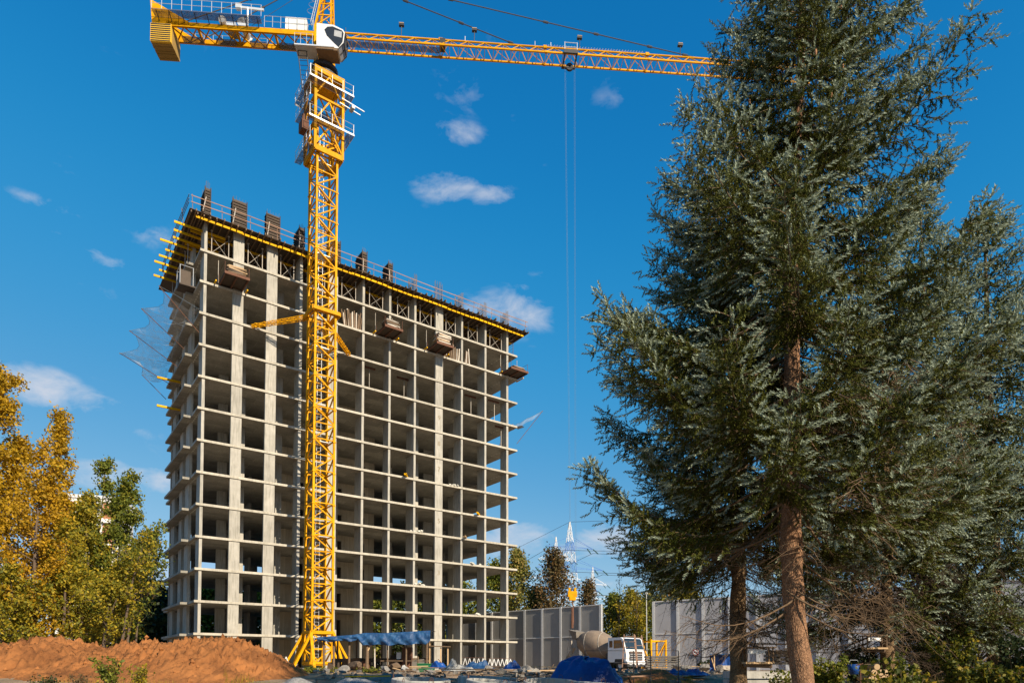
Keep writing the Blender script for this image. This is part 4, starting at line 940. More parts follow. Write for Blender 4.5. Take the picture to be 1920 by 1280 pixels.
        for j in range(int(Lb*8)):
            f = nr.uniform(.25, 1); p = np.array([np.interp(f, s, pts[:, c]) for c in range(3)]); l2 = nr.uniform(.25, .9)
            d = unit(dirh*nr.uniform(.2, .9)+side*nr.uniform(-1, 1)+np.array([0, 0, nr.uniform(-.9, .25)])); q = np.linspace(0, 1, 4)
            sp = p+d*(q*l2)[:, None]+np.array([0, 0, -1])*(.3*l2*q**2)[:, None]+nr.normal(0, .02, (4, 3)); dead.append((sp, np.array([.007, .006, .004, .0025])))
            for k2 in range(3):
                g = nr.uniform(.3, 1); pp = np.array([np.interp(g, q, sp[:, c]) for c in range(3)]); e = pp+unit(d+nr.normal(0, .7, 3))*nr.uniform(.1, .3); dead.append((np.array([pp, (pp+e)/2+nr.normal(0, .01, 3), e]), np.array([.004, .003, .002])))
    V, T = tubes_np(paths, 3); put('branches', np_mesh('branches', V, T, MT['twig'], smooth=True), t)
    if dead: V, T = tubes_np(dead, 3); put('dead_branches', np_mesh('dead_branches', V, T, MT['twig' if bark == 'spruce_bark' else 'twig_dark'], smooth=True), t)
    P, D, S, TN = np.concatenate(P), np.concatenate(D), np.concatenate(S), np.concatenate(TN)
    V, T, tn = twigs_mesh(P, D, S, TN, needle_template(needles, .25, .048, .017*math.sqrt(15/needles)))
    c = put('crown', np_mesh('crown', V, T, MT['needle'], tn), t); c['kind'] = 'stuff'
    for i in range(cones):
        az = nr.uniform(0, 2*np.pi); z = nr.uniform(H*.62, H*.95); rb = radius(z, az)*nr.uniform(.5, .95); p = ax(np.array(z))+np.array([np.cos(az)*rb, np.sin(az)*rb, -.15+nr.uniform(-.1, .3)])
        put('cone', CONE, t, Vector(p))
    return len(P)
CONE = MB().lathe([(.005, 0), (.022, -.02), (.028, -.06), (.02, -.11), (.004, -.13)], 7).mesh('cone', MT['cone'], True)
def rad_main(z, az):
    r = np.interp(z, [0, 2.5, 4, 6.5, 9, 12, 14, 16, 19, 21.5], [3.2, 4.3, 4.7, 4.7, 4.2, 3.5, 2.9, 2.3, 1.3, .1])
    return r*(1+.12*math.sin(3*az+z*1.3))*(1-np.interp(z, [10.5, 13.5], [.10, -.05])*math.cos(az))
def rad_b(z, az): return np.interp(z, [0, 3, 4.2, 5.5, 8, 11, 14, 16], [2.6, 2.6, 3.0, 3.4, 3.6, 3.1, 1.8, .1])*(1+.14*math.sin(2*az+z))
def rad_c(z, az): return np.interp(z, [0, 2, 4, 8, 12, 15], [3.4, 4.3, 4.2, 3.2, 1.7, .1])
def rad_d(z, az): return np.interp(z, [0, 2, 5, 9, 13, 16, 18], [4.6, 5.0, 4.6, 3.6, 2.1, 1.1, .1])
tot = 0
def sp_at(px, Y, dz=0): p = at(px, 1240, Y); return (p.x, Y, float(gz(p.x, Y))+dz)
tot += spruce('blue_spruce', sp_at(1512, 15.5), 21.5, .262, rad_main, 5.3, (2.2, 8.5), 'big blue spruce with sunlit reddish trunk in the right foreground', 3, 150, 15, lean=(0, .3, (0, -.24, .08, .35)), cones=60, dens=1.0, dead_n=42, zmax=18.5)
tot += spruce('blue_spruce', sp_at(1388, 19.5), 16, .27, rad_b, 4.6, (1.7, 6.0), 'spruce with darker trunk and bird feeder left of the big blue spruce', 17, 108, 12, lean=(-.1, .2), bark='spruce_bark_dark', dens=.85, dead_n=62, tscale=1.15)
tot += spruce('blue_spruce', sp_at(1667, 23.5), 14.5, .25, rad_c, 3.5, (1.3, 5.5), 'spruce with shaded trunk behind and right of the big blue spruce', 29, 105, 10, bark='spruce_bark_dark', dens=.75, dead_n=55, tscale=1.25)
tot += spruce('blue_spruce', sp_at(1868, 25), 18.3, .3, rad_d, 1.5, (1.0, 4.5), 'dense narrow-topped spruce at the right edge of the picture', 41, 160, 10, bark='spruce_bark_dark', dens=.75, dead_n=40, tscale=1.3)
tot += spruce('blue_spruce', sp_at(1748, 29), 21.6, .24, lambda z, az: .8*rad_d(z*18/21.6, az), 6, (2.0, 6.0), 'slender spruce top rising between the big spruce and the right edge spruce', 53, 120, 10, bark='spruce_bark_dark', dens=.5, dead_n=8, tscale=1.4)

# ------------------------------------------------------------------ leafy trees
def leaf_cards(P, size, k=1.0):
    """one folded leaf clump (two triangles) at each point"""
    n = len(P); a = unit(nr.normal(0, 1, (n, 3))); b = unit(np.cross(a, nr.normal(0, 1, (n, 3)))); s = (size*nr.uniform(.6, 1.3, n))[:, None]
    c = np.cross(a, b)
    V = np.stack([P-a*s*.6, P+b*s*.42+c*s*.1, P+a*s*.6, P-b*s*.42+c*s*.1], 1).reshape(-1, 3)
    i = np.arange(n)[:, None]*4; T = np.concatenate([i+np.array([[0, 1, 2]]), i+np.array([[0, 2, 3]])], 1).reshape(-1, 3)
    return V, T
LEAF = {
 'gold': leaf_mat('golden_leaves', [(0, (.13, .11, .012)), (.3, (.34, .22, .015)), (.7, (.54, .32, .012)), (1, (.58, .40, .03))], .45),
 'orange': leaf_mat('orange_leaves', [(0, (.16, .11, .012)), (.4, (.42, .24, .012)), (.75, (.54, .31, .012)), (1, (.38, .30, .03))], .4),
 'yellowgreen': leaf_mat('yellow_green_leaves', [(0, (.08, .095, .012)), (.4, (.19, .18, .018)), (.7, (.38, .28, .018)), (1, (.50, .34, .03))], .4),
 'green': leaf_mat('green_leaves', [(0, (.05, .07, .01)), (.45, (.12, .145, .018)), (.8, (.22, .21, .025)), (1, (.42, .30, .02))], .35),
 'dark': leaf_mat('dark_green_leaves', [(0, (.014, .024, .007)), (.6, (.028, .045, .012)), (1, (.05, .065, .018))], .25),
 'red': leaf_mat('russet_leaves', [(0, (.05, .05, .018)), (.5, (.105, .075, .028)), (1, (.2, .10, .035))], .3),
 'birch': leaf_mat('pale_autumn_leaves', [(0, (.09, .11, .025)), (.5, (.2, .2, .04)), (.8, (.34, .24, .06)), (1, (.42, .22, .1))], .4),
 'shrub': leaf_mat('yellow_shrub_leaves', [(0, (.025, .04, .007)), (.5, (.075, .09, .01)), (.8, (.22, .18, .012)), (1, (.38, .22, .015))], .4),
}
def tree(name, base, H, width, leaf, label, seed, n_leaves=16000, size=.16, r0=.16, low=.25, spire=.5, trunks=1, bark='bark_far', lean=(0, 0), group=None, cat='tree', clump=.32, n_limb=34, tone_up=.0):
    global nr
    nr = np.random.default_rng(seed); t = thing(name, base, label, cat, group)
    paths = []; tp = []; pts_all = []; wts = []
    for k in range(trunks):
        off = np.array([nr.normal(0, .12*width*(trunks > 1)), nr.normal(0, .12*width*(trunks > 1)), 0]); ln = np.array([lean[0]+nr.normal(0, .05*H*(trunks > 1)), lean[1]+nr.normal(0, .04*H), 0]); Hk = H*(1 if k == 0 else nr.uniform(.7, .95))
        s = np.linspace(0, 1, 14); ax = off+np.array([0, 0, 1])*(s*Hk)[:, None]+ln*(s**1.4)[:, None]+np.stack([np.sin(s*5+seed+k)*.04*width*s, np.cos(s*4+seed)*.04*width*s, 0*s], -1)
        ax[0, 2] = -.4; tp.append((ax, r0*(1-s*.94)**.9))
        for j in range(n_limb//trunks):
            f = low+(1-low)*((j+nr.uniform(0, 1))/(n_limb//trunks))**.9; f = min(f, .98)
            p = np.array([np.interp(f, s, ax[:, c]) for c in range(3)]); az = j*2.39996+nr.uniform(-.5, .5)
            prof = np.interp((f-low)/(1-low), [0, .25, .6, 1], [.75, 1, .72 if spire < .6 else .5, .12]); Lb = width*.5*prof*nr.uniform(.7, 1.15)
            d = np.array([np.cos(az), np.sin(az), nr.uniform(.35, .9)*(1+spire)]); d = unit(d)*Lb*(1.05+.3*spire)
            q = np.linspace(0, 1, 6)[:, None]; br = p+d*q+np.array([0, 0, .1*Lb])*q**2+nr.normal(0, .03*Lb, (6, 3))*q
            paths.append((br, np.interp(q[:, 0], [0, 1], [r0*.28*(1-f)+.02, .006])))
            for i in range(7):
                g = nr.uniform(.25, 1); pp = np.array([np.interp(g, q[:, 0], br[:, c]) for c in range(3)]); dd = unit(nr.normal(0, .6, 3)+d/np.linalg.norm(d)*.8)*Lb*nr.uniform(.18, .42)
                e = pp+dd*np.linspace(0, 1, 4)[:, None]; paths.append((e, np.array([.018, .012, .008, .004]))); pts_all.append(e[1:]); wts += [1, 1.3, 1.3]
            pts_all.append(br[2:]); wts += [.6, .8, 1, 1]
    V, T = tubes_np(tp, 9); put('trunk', np_mesh('trunk', V, T, MT[bark], smooth=True), t)
    V, T = tubes_np(paths, 3); put('limbs', np_mesh('limbs', V, T, MT[bark], smooth=True), t)['kind'] = 'stuff'
    A = np.concatenate(pts_all); w = np.array(wts); w = w*nr.uniform(.15, 1.6, len(w)); w /= w.sum()
    ix = nr.choice(len(A), n_leaves, p=w); P = A[ix]+nr.normal(0, clump*.8, (n_leaves, 3))
    V, T = leaf_cards(P, size)
    cl_tone = nr.uniform(0, 1, len(A))
    tn = np.clip(.55*cl_tone[ix]+.45*nr.uniform(0, 1, n_leaves)+tone_up*(P[:, 2]/H-.5), 0, 1)
    c = put('crown', np_mesh('crown', V, T, LEAF[leaf], np.repeat(tn, 4)), t); c['kind'] = 'stuff'
    return t
def tb(px, Y, dz=0): p = at(px, 1240, Y); return (p.x, Y, float(gz(p.x, Y))+dz)
def hgt(py, Y): return at(960, py, Y).z
GR = 'autumn trees left of the building'
tree('maple_tree', tb(12, 45), hgt(700, 45), 6.4, 'gold', 'tall golden tree at the left edge of the picture', 101, 19000, .17, .22, .12, .7, trunks=2, group=GR, clump=.34, n_limb=48)
tree('maple_tree', tb(-70, 43), hgt(690, 43), 6.5, 'gold', 'orange brown tree cut off by the left edge of the picture', 102, 12000, .17, .2, .1, .5, trunks=2, group=GR)
tree('maple_tree', tb(60, 42), hgt(840, 42), 4.4, 'orange', 'lower orange tree in front of the tall golden tree', 103, 9500, .16, .15, .08, .4, trunks=2, group=GR, n_limb=40)
tree('poplar_tree', tb(98, 46), hgt(775, 46), 3.4, 'gold', 'slim yellow tree with a pointed top right of the golden tree', 104, 10000, .16, .14, .15, .9, group=GR)
tree('poplar_tree', tb(142, 50), hgt(862, 50), 4.8, 'green', 'green tree with a pointed top, between the yellow tree and the far block', 105, 13000, .17, .16, .12, .55, trunks=2, group=GR)
tree('poplar_tree', tb(205, 49), hgt(892, 49), 4.6, 'green', 'green tree in front of the white apartment block', 106, 12500, .17, .16, .12, .55, trunks=2, group=GR, lean=(.5, 0))
tree('poplar_tree', tb(172, 47), hgt(930, 47), 4.0, 'yellowgreen', 'yellowing tree between the two green pointed trees', 112, 8500, .16, .13, .12, .5, trunks=2, group=GR)
tree('maple_tree', tb(125, 42.5), hgt(985, 42.5), 3.6, 'yellowgreen', 'low yellow green tree behind the left clay heap', 107, 7500, .15, .12, .15, .4, trunks=3, group=GR)
tree('maple_tree', tb(185, 41.5), hgt(1000, 41.5), 3.4, 'yellowgreen', 'leaning yellow green tree with several thin trunks', 108, 5200, .15, .12, .25, .4, trunks=3, group=GR, lean=(1.0, 0))
tree('maple_tree', tb(212, 44), hgt(985, 44), 4.0, 'green', 'thin open tree whose branches lean toward the building', 109, 3200, .17, .11, .3, .4, trunks=2, group=GR, lean=(2.2, 0), clump=.25)
tree('maple_tree', tb(252, 47), hgt(1010, 47), 3.4, 'dark', 'sparse dark-leaved tree just left of the building', 110, 1500, .2, .09, .35, .4, group=GR, lean=(.9, 0), clump=.25)
tree('maple_tree', tb(30, 40), hgt(1075, 40), 4.2, 'yellowgreen', 'low yellow green bush at the foot of the golden tree', 111, 8000, .15, .08, .05, .3, trunks=3, group=GR)
# dark wood behind the building, each tree its own
k = 0
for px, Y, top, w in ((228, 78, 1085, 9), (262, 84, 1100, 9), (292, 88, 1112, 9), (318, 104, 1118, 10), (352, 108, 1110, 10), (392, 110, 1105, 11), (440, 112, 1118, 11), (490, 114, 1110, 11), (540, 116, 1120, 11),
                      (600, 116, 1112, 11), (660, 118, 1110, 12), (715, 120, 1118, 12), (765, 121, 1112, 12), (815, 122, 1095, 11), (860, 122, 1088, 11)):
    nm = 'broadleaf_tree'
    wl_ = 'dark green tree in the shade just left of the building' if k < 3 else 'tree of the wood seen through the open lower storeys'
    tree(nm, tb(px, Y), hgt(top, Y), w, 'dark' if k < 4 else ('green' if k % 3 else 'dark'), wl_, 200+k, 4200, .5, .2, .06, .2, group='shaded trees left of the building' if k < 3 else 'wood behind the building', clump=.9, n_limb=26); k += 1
tree('birch_tree', tb(968, 118), hgt(1035, 118), 7.5, 'birch', 'pale yellow green birch just right of the building above the barrier', 230, 7000, .36, .2, .25, .4, bark='birch', clump=.6)
tree('birch_tree', tb(930, 121), hgt(1060, 121), 8, 'green', 'green tree seen through the right end of the building', 231, 5200, .42, .2, .2, .4, bark='bark_far', clump=.7)
tree('larch_tree', tb(1042, 116), hgt(1042, 116), 8.5, 'red', 'russet brown conifer before the white and blue pylon', 232, 8000, .34, .2, .06, .5, clump=.85, n_limb=44)
tree('broadleaf_tree', tb(1010, 122), hgt(1105, 122), 7, 'dark', 'dark tree between the birch and the russet conifer', 233, 4500, .4, .2, .1, .3, clump=.7)
tree('broadleaf_tree', tb(1105, 125), hgt(1092, 125), 5, 'red', 'small brown green tree right of the big pylon', 234, 4000, .36, .15, .1, .4, clump=.7)
tree('broadleaf_tree', tb(1150, 122), hgt(1118, 122), 7, 'green', 'green tree in the barrier gap, left one', 235, 6500, .36, .18, .05, .3, clump=.6, n_limb=44)
tree('broadleaf_tree', tb(1185, 118), hgt(1112, 118), 7.5, 'yellowgreen', 'yellowing green tree in the middle of the barrier gap', 236, 6500, .34, .18, .03, .3, clump=.6, n_limb=44)
tree('broadleaf_tree', tb(1212, 121), hgt(1125, 121), 6, 'green', 'green tree in the barrier gap, right one', 237, 5500, .36, .18, .05, .3, clump=.6, n_limb=40)
tree('birch_tree', tb(1246, 104), hgt(1015, 104), 6.5, 'birch', 'tall pale autumn birch behind the left end of the right barrier', 238, 7000, .34, .18, .3, .8, bark='birch', clump=.5)
tree('broadleaf_tree', tb(1290, 108), hgt(1095, 108), 7, 'yellowgreen', 'yellow green tree behind the right barrier under the spruce boughs', 239, 4500, .36, .18, .2, .3, clump=.6)
for i, (px, Y, top) in enumerate(((1160, 112, 1062), (1193, 114, 1070))):
    tree('bare_tree', tb(px, Y), hgt(top, Y), 4.5, 'red', ('left', 'right')[i]+' of two thin bare trees in the barrier gap', 250+i, 60, .2, .1, .35, .9, clump=.2, n_limb=22)

# ------------------------------------------------------------------ apartment block far behind the trees
ab = thing('apartment_block', (at(160, 1240, 170).x, 170, 0), 'white and orange apartment block glimpsed through the trees on the left', 'building', rz=.25)
AW, AH, FL = 14, 43, 14
MT['abwhite'] = mat('block_white', (.70, .69, .67), (.62, .61, .6), scale=.3, rough=.8); MT['aborange'] = mat('block_orange', (.45, .2, .09), (.38, .16, .08), scale=.3, rough=.8)
MB().box((-AW/2, 0, 0), (AW/2, 12, AH)).build('wall', MT['abwhite'], ab)
for x0, x1 in ((-5.4, -3.2), (3.2, 5.4)): MB().box((x0, -.15, 0), (x1, -.003, AH-1)).build('orange_stripe', MT['aborange'], ab)
MB().box((-AW/2-.3, -.3, AH+.003), (AW/2+.3, 12.3, AH+.8)).build('parapet', MT['abwhite'], ab)
wm = MB().box((-.75, -.08, 0), (.75, -.01, 1.5)).mesh('window', MT['glass']); fm = MB().box((-.9, -.06, -.12), (.9, -.012, 0)).box((-.04, -.1, 0), (.04, -.081, 1.5)).mesh('sill', MT['cabwhite'])
for k in range(FL):
    for x in (-6.7, -1.5, 1.5, 6.7):
        o = put('window', wm, ab, (x, 0, 1+k*3)); put('sill', fm, o)
    bx_ = MB().box((-.9, -1.0, 0), (.9, -.16, 1.0)).mesh('balcony', MT['aborange'] if k % 2 else MT['abwhite'])
    for x in (-4.3, 4.3): put('balcony', bx_, ab, (x, 0, .8+k*3))

# ------------------------------------------------------------------ noise barriers
def barrier(p0, p1, n, H, pm, label, end_cap=True, first=0):
    p0, p1 = Vector(p0), Vector(p1); d = p1-p0; L = d.length/n; ang = math.atan2(d.y, d.x)
    t = thing('noise_barrier', p0, label, 'barrier', rz=ang)
    pan = MB().box((.12, -.05, .05), (L-.12, .05, H*.52-.06)).mesh('panel', pm); pan2 = MB().box((.12, -.05, H*.52+.06), (L-.12, .05, H-.12)).mesh('panel', pm)
    post = MB().box((-.16, -.22, -.3), (.16, -.18, H)).box((-.16, .06, -.3), (.16, .1, H)).box((-.03, -.178, -.3), (.03, .058, H)).mesh('post', MT['fence_post'])
    rail_ = MB().box((.17, -.12, H*.52-.055), (L-.17, .08, H*.52+.055)).mesh('mid_rail', MT['fence_post']); cap = MB().box((.17, -.14, H-.115), (L-.17, .1, H)).mesh('top_rail', MT['fence_post'])
    for i in range(n):
        put('panel', pan, t, (i*L, 0, 0)); put('panel', pan2, t, (i*L, 0, 0)); put('mid_rail', rail_, t, (i*L, 0, 0)); put('top_rail', cap, t, (i*L, 0, 0))
    for i in range(n+1): put('post', post, t, (i*L, 0, 0))
    return t
fa, fb = Vector((-1.73-3.42*2.2, 91+3.42*2.04, 0)), Vector((-1.73+5.58*2.2, 91-5.58*2.04, 0))
barrier(fa, fb, 9, at(1128, 1132, fb.y).z, MT['fence_l'], 'dark grey noise barrier with pale posts between the building and the tree gap')
ga = Vector((16.8, 79.6, 0)); gb = ga+Vector((2.41, -1.78, 0))*12
barrier(ga, gb, 12, at(1228, 1127, 79.6).z, MT['fence_r'], 'pale grey noise barrier with white posts behind the spruces')
# round no smoking sign
fang = math.atan2(gb.y-ga.y, gb.x-ga.x); fdir = (gb-ga).normalized(); fnrm = Vector((fdir.y, -fdir.x, 0))
if fnrm.y > 0: fnrm = -fnrm
sp_ = min((at(1304.5, 1222, 60+.02*i) for i in range(1200)), key=lambda p: abs((p-ga).xy.dot(fnrm.xy)-.16))
sn = thing('prohibition_sign', sp_, 'round white no smoking sign with red ring on the pale barrier', 'sign', rz=fang)
SM = Matrix.Rotation(math.pi/2, 4, 'X'); rs = .36
MB(SM).lathe([(.001, 0), (rs, 0), (rs, .03), (.001, .03)], 28).build('plate', MT['cabwhite'], sn)
MT['signred'] = mat('sign_red', (.55, .02, .02), rough=.4); MT['signblack'] = mat('sign_black', (.02, .02, .02), rough=.5)
MB(SM).lathe([(rs*.80, .031), (rs*.99, .031), (rs*.99, .036), (rs*.80, .036)], 28).build('ring', MT['signred'], sn)
MB(SM).box((-.2, -.05, .032), (.13, .03, .038)).box((.15, -.05, .032), (.22, .03, .038)).build('cigarette', MT['signblack'], sn)
MB(SM @ Matrix.Rotation(-.785, 4, 'Z')).box((-rs*.85, -.03, .039), (rs*.85, .03, .044)).build('slash', MT['signred'], sn)

# ------------------------------------------------------------------ power pylons and lines
MT['pylon_white'] = mat('pylon_white_paint', (.78, .78, .78), rough=.6); MT['pylon_blue'] = mat('pylon_blue_paint', (.05, .16, .5), rough=.6); MT['insul'] = mat('insulator_green', (.05, .12, .11), rough=.3)
def pylon(px, Y, top, label, bands, arms, w0):
    p = at(px, 1240, Y); H = at(px, top, Y).z; t = thing('power_pylon', (p.x, Y, 0), label, 'pylon', 'power pylons', .35)
    lev = [0, .22, .36, .47, .56, .645, .72, .79, .86, .93, 1.0]
    hw = lambda u: w0*np.interp(u, [0, .45, .8, 1], [1, .33, .17, .02])
    for i in range(len(lev)-1):
        a, b = lev[i], lev[i+1]; mb = MB(); th = max(.06, .0019*H)*(1.5 if i < 2 else 1)
        ca = [(sx*hw(a), sy*hw(a), a*H) for sx, sy in ((-1, -1), (1, -1), (1, 1), (-1, 1))]; cb2 = [(sx*hw(b), sy*hw(b), b*H) for sx, sy in ((-1, -1), (1, -1), (1, 1), (-1, 1))]
        for k in range(4):
            mb.beam(ca[k], cb2[k], th*1.3); mb.beam(ca[k], cb2[(k+1) % 4], th*.8); mb.beam(ca[(k+1) % 4], cb2[k], th*.8); mb.beam(cb2[k], cb2[(k+1) % 4], th*.8)
        mb.build('lattice_tier', MT['pylon_blue'] if bands and i in (3, 5, 7) else MT['pylon_white'], t)
    for u, ln in arms:
        for sx in (-1, 1):
            mb = MB()
            for sy in (-1, 1): mb.beam((sx*hw(u), sy*hw(u), u*H), (sx*ln, 0, u*H-.3), .07); mb.beam((sx*hw(u), sy*hw(u), u*H+.06*H), (sx*ln, 0, u*H-.3), .06)
            mb.build('cross_arm', MT['pylon_blue'] if bands else MT['pylon_white'], t)
            MB().tube((sx*ln, 0, u*H-.3), (sx*ln*1.02+.8, -.9, u*H-1.5), .14, n=6).tube((sx*ln*.75, 0, u*H-.3), (sx*ln*.75+.5, -.8, u*H-1.5), .14, n=6).build('insulator', MT['insul'], t)
    return t, H
ARM = ((.54, 7.5), (.685, 8.8), (.83, 6.2))
py1, H1 = pylon(1069, 160, 978, 'large white and blue banded lattice power pylon behind the barrier', True, ARM, 5.2)
py2, H2 = pylon(1043, 215, 1006, 'white lattice pylon half hidden by the russet conifer', False, ARM, 4.6)
py3, H3 = pylon(1112, 260, 1062, 'smaller white lattice pylon far off, right of the banded one', False, ARM, 4.4)
def line(a, b, sag, label, r=.055):
    a, b = Vector(a), Vector(b); o = a.copy(); pts = []
    for i in range(17): u = i/16; q = a.lerp(b, u); q.z -= sag*4*u*(1-u); pts.append(q-o)
    ob = MB().path(pts, r, 4).build('power_line', MT['rope']); ob.location = o; tag(ob, label, 'power line', 'power lines strung between the pylons')
pa = py1.location
names = ('lowest', 'middle', 'topmost')
for i, (u, ln) in enumerate(ARM):
    z = u*H1-1.2
    for j, sx in enumerate((-1, 1)):
        y = pa.y+(-.9 if j == 0 else .4)
        line((pa.x+sx*ln*.94, y+sx*ln*.34, z), (pa.x+150+sx*6, pa.y-60+j*24, z+6), 5.5, f'{names[i]} {("near", "far")[j]} wire running right from the banded pylon', .045)
        line((pa.x+sx*ln*.94, y+sx*ln*.34, z), (pa.x-90, pa.y+170+j*22, z*.95), 6, f'{names[i]} {("near", "far")[j]} wire running left from the banded pylon', .05)
line((pa.x, pa.y, H1), (pa.x+150, pa.y-60, H1+7), 4, 'earth wire running right from the tip of the banded pylon', .04)
line((pa.x, pa.y, H1), (pa.x-90, pa.y+170, H1*.95), 4, 'earth wire running left from the tip of the banded pylon', .04)
lp = at(1213, 1240, 100); t = thing('lamp_post', (lp.x, 100, 0), 'thin pale lamp post beside the right barrier end', 'lamp post'); MB().tube((0, 0, 0), (0, 0, at(1213, 1113, 100).z), .07, .05).build('pole', MT['fence_post'], t); MB().box((-.2, -.12, at(1213, 1113, 100).z), (.2, .12, at(1213, 1113, 100).z+.25)).build('lamp_head', MT['fence_post'], t)

# ------------------------------------------------------------------ concrete mixer truck
tp_ = at(1174, 1250, 61.5); HD = math.radians(-52)           # heading
tk = thing('mixer_truck', (tp_.x, 61.5, .05), 'white cab concrete mixer truck with dirty beige drum before the barrier', 'truck', rz=HD)
# local frame: +x forward, cab front at x = 1.1, width along y
cabp = [(1.1, .75), (1.18, 1.35), (1.0, 2.05), (.75, 2.85), (.45, 2.98), (-1.05, 2.98), (-1.1, .75)]
cabm = MB().prism([(x, -1.24, z) for x, z in cabp], (0, 2.48, 0)).build('cab', MT['cabwhite'], tk)
MB().prism([(1.06, -1.14, 1.92), (.775, -1.1, 2.82), (.775, 1.1, 2.82), (1.06, 1.14, 1.92)], (.02, 0, .006)).build('windscreen', MT['glass'], cabm)
for y in (-1.252, 1.244): MB().prism([(.80, y, 2.05), (.58, y, 2.75), (-.35, y, 2.75), (-.35, y, 2.0)], (0, .008, 0)).build('side_window', MT['glass'], cabm)
for y in (-1.252, 1.244): MB().prism([(-.5, y, 2.1), (-.5, y, 2.7), (-.9, y, 2.7), (-.9, y, 2.1)], (0, .008, 0)).build('rear_window', MT['glass'], cabm)
MB().box((1.17, -.85, .92), (1.215, .85, 1.72)).build('grille', MT['dark'], cabm)
for z in (1.05, 1.25, 1.45): MB().box((1.216, -.78, z), (1.235, .78, z+.04)).build('grille_bar', MT['galv'], cabm)
MB().box((1.02, -1.26, .6), (1.3, 1.26, .86)).build('bumper', MT['cabwhite'], tk); MB().box((1.0, -1.2, .36), (1.26, 1.2, .598)).build('lower_bumper', MT['dark'], tk)
for y in (-1.0, .7): MB().box((1.301, y, .52), (1.33, y+.32, .76)).build('headlight', MT['galv'], tk)
MB().box((1.301, -.3, .52), (1.32, .3, .66)).build('number_plate', MT['cabwhite'], tk)
for y in (-1.5, 1.42): MB().box((1.0, y, 1.85), (1.08, y+.1, 2.5)).tube((.95, y+.05, 2.45), (.7, math.copysign(1.22, y), 2.6), .025).build('mirror', MT['dark'], tk)
MB().box((.9, -1.1, 2.99), (1.15, 1.1, 3.03)).build('sun_visor', MT['dark'], tk)
MB().box((-6.4, -.5, .8), (.9, .5, 1.1)).build('chassis', MT['dark'], tk)
def wheel(x, y):
    M4 = Matrix.Translation((x, y, .5)) @ Matrix.Rotation(math.pi/2, 4, 'X')
    o = MB(M4).lathe([(.28, -.15), (.45, -.15), (.5, -.1), (.5, .1), (.45, .15), (.28, .15)], 20).build('wheel', MT['dark'], tk)
    MB(M4).lathe([(.001, -.06), (.28, -.1), (.28, .1), (.001, .06)], 14).build('rim', MT['galv'], o)
for x in (.35, -1.35, -4.3, -5.6):
    for y in (-1.05, 1.05): wheel(x, y)
MB().prism([(.95, -1.245, .6), (.85, -1.245, 1.05), (-.2, -1.245, 1.05), (-.3, -1.245, .6)], (0, .3, 0)).build('wheel_arch', MT['dark'], tk)
DM = Matrix.Translation((-3.75, 0, 2.4)) @ Matrix.Rotation(R(90+13), 4, 'Y')
MT['drum'] = mat('dusty_drum_paint', (.32, .24, .17), (.17, .13, .10), scale=1.4, rough=.8, bump=.2)
MT['slab_dark2'] = mat('cement_crust', (.24, .21, .18), (.13, .115, .10), scale=4, rough=.95)
dr = MB(DM @ Matrix.Rotation(math.pi, 4, 'X')).lathe([(.4, -2.7), (.75, -2.55), (1.3, -.9), (1.4, 0), (1.3, .8), (.85, 1.85), (.4, 2.2), (.02, 2.25)], 28).build('drum', MT['drum'], tk, smooth=True)
sp = MB(DM @ Matrix.Rotation(math.pi, 4, 'X'))
for st_ in (0, math.pi):
    pts = []
    for i in range(40):
        u = i/39; z = -2.3+3.9*u; r_ = np.interp(z, [-2.4, -.9, 0, .7, 1.75], [.75, 1.3, 1.4, 1.3, .9])+.015; a = st_+u*7
        pts.append((r_*math.cos(a), r_*math.sin(a), z))
    sp.path(pts, .03, 4)
sp.build('drum_blade_weld', MT['prop'], dr)
MB().prism([(-7.0, -.65, 4.0), (-5.9, -.65, 3.75), (-6.1, -.4, 3.0), (-6.6, -.4, 3.0)], (0, 1.2, 0)).build('hopper', MT['slab_dark2'], tk)
MB().beam((-6.3, -.9, 1.1), (-6.3, -.9, 2.9), .12).beam((-6.3, .9, 1.1), (-6.3, .9, 2.9), .12).beam((-6.3, -.9, 2.0), (-6.9, -.9, .9), .06).beam((-6.3, .9, 2.0), (-6.9, .9, .9), .06).build('rear_frame', MT['prop'], tk)
MB().box((-1.75, -.8, 1.1), (-1.3, .8, 2.4)).build('drum_stand', MT['dark'], tk)
MB().prism([(-6.9, -.3, 2.2), (-7.9, -.3, 1.0), (-7.9, .3, 1.0), (-6.9, .3, 2.2)], (0, 0, .12)).build('chute', MT['prop'], tk)

# ladder leaning in front of the truck
def ladder(px, Y, z1, w, label, tilt=.25, rot=0, m='rail_pink', n=7):
    p = at(px, 1250, Y); t = thing('ladder', (p.x, Y, -.05), label, 'ladder', 'wooden ladders before the truck', rot)
    for x in (-w/2, w/2): MB().beam((x*1.2, -tilt*z1, 0), (x*.8, 0, z1), .07, .05).build('rail', MT[m], t)
    for i in range(n): u = (i+.6)/n; MB().beam((-w/2*(1.2-.4*u), -tilt*z1*(1-u)-.03, z1*u), (w/2*(1.2-.4*u), -tilt*z1*(1-u)-.03, z1*u), .05, .04).build('rung', MT[m], t)
ladder(1180, 55, 3.1, 1.0, 'pale wooden ladder leaning in front of the white truck cab', .35, -.15)
ladder(1197, 54.3, 3.0, .7, 'narrower wooden ladder right of the other one at the truck', .3, .25, n=5)
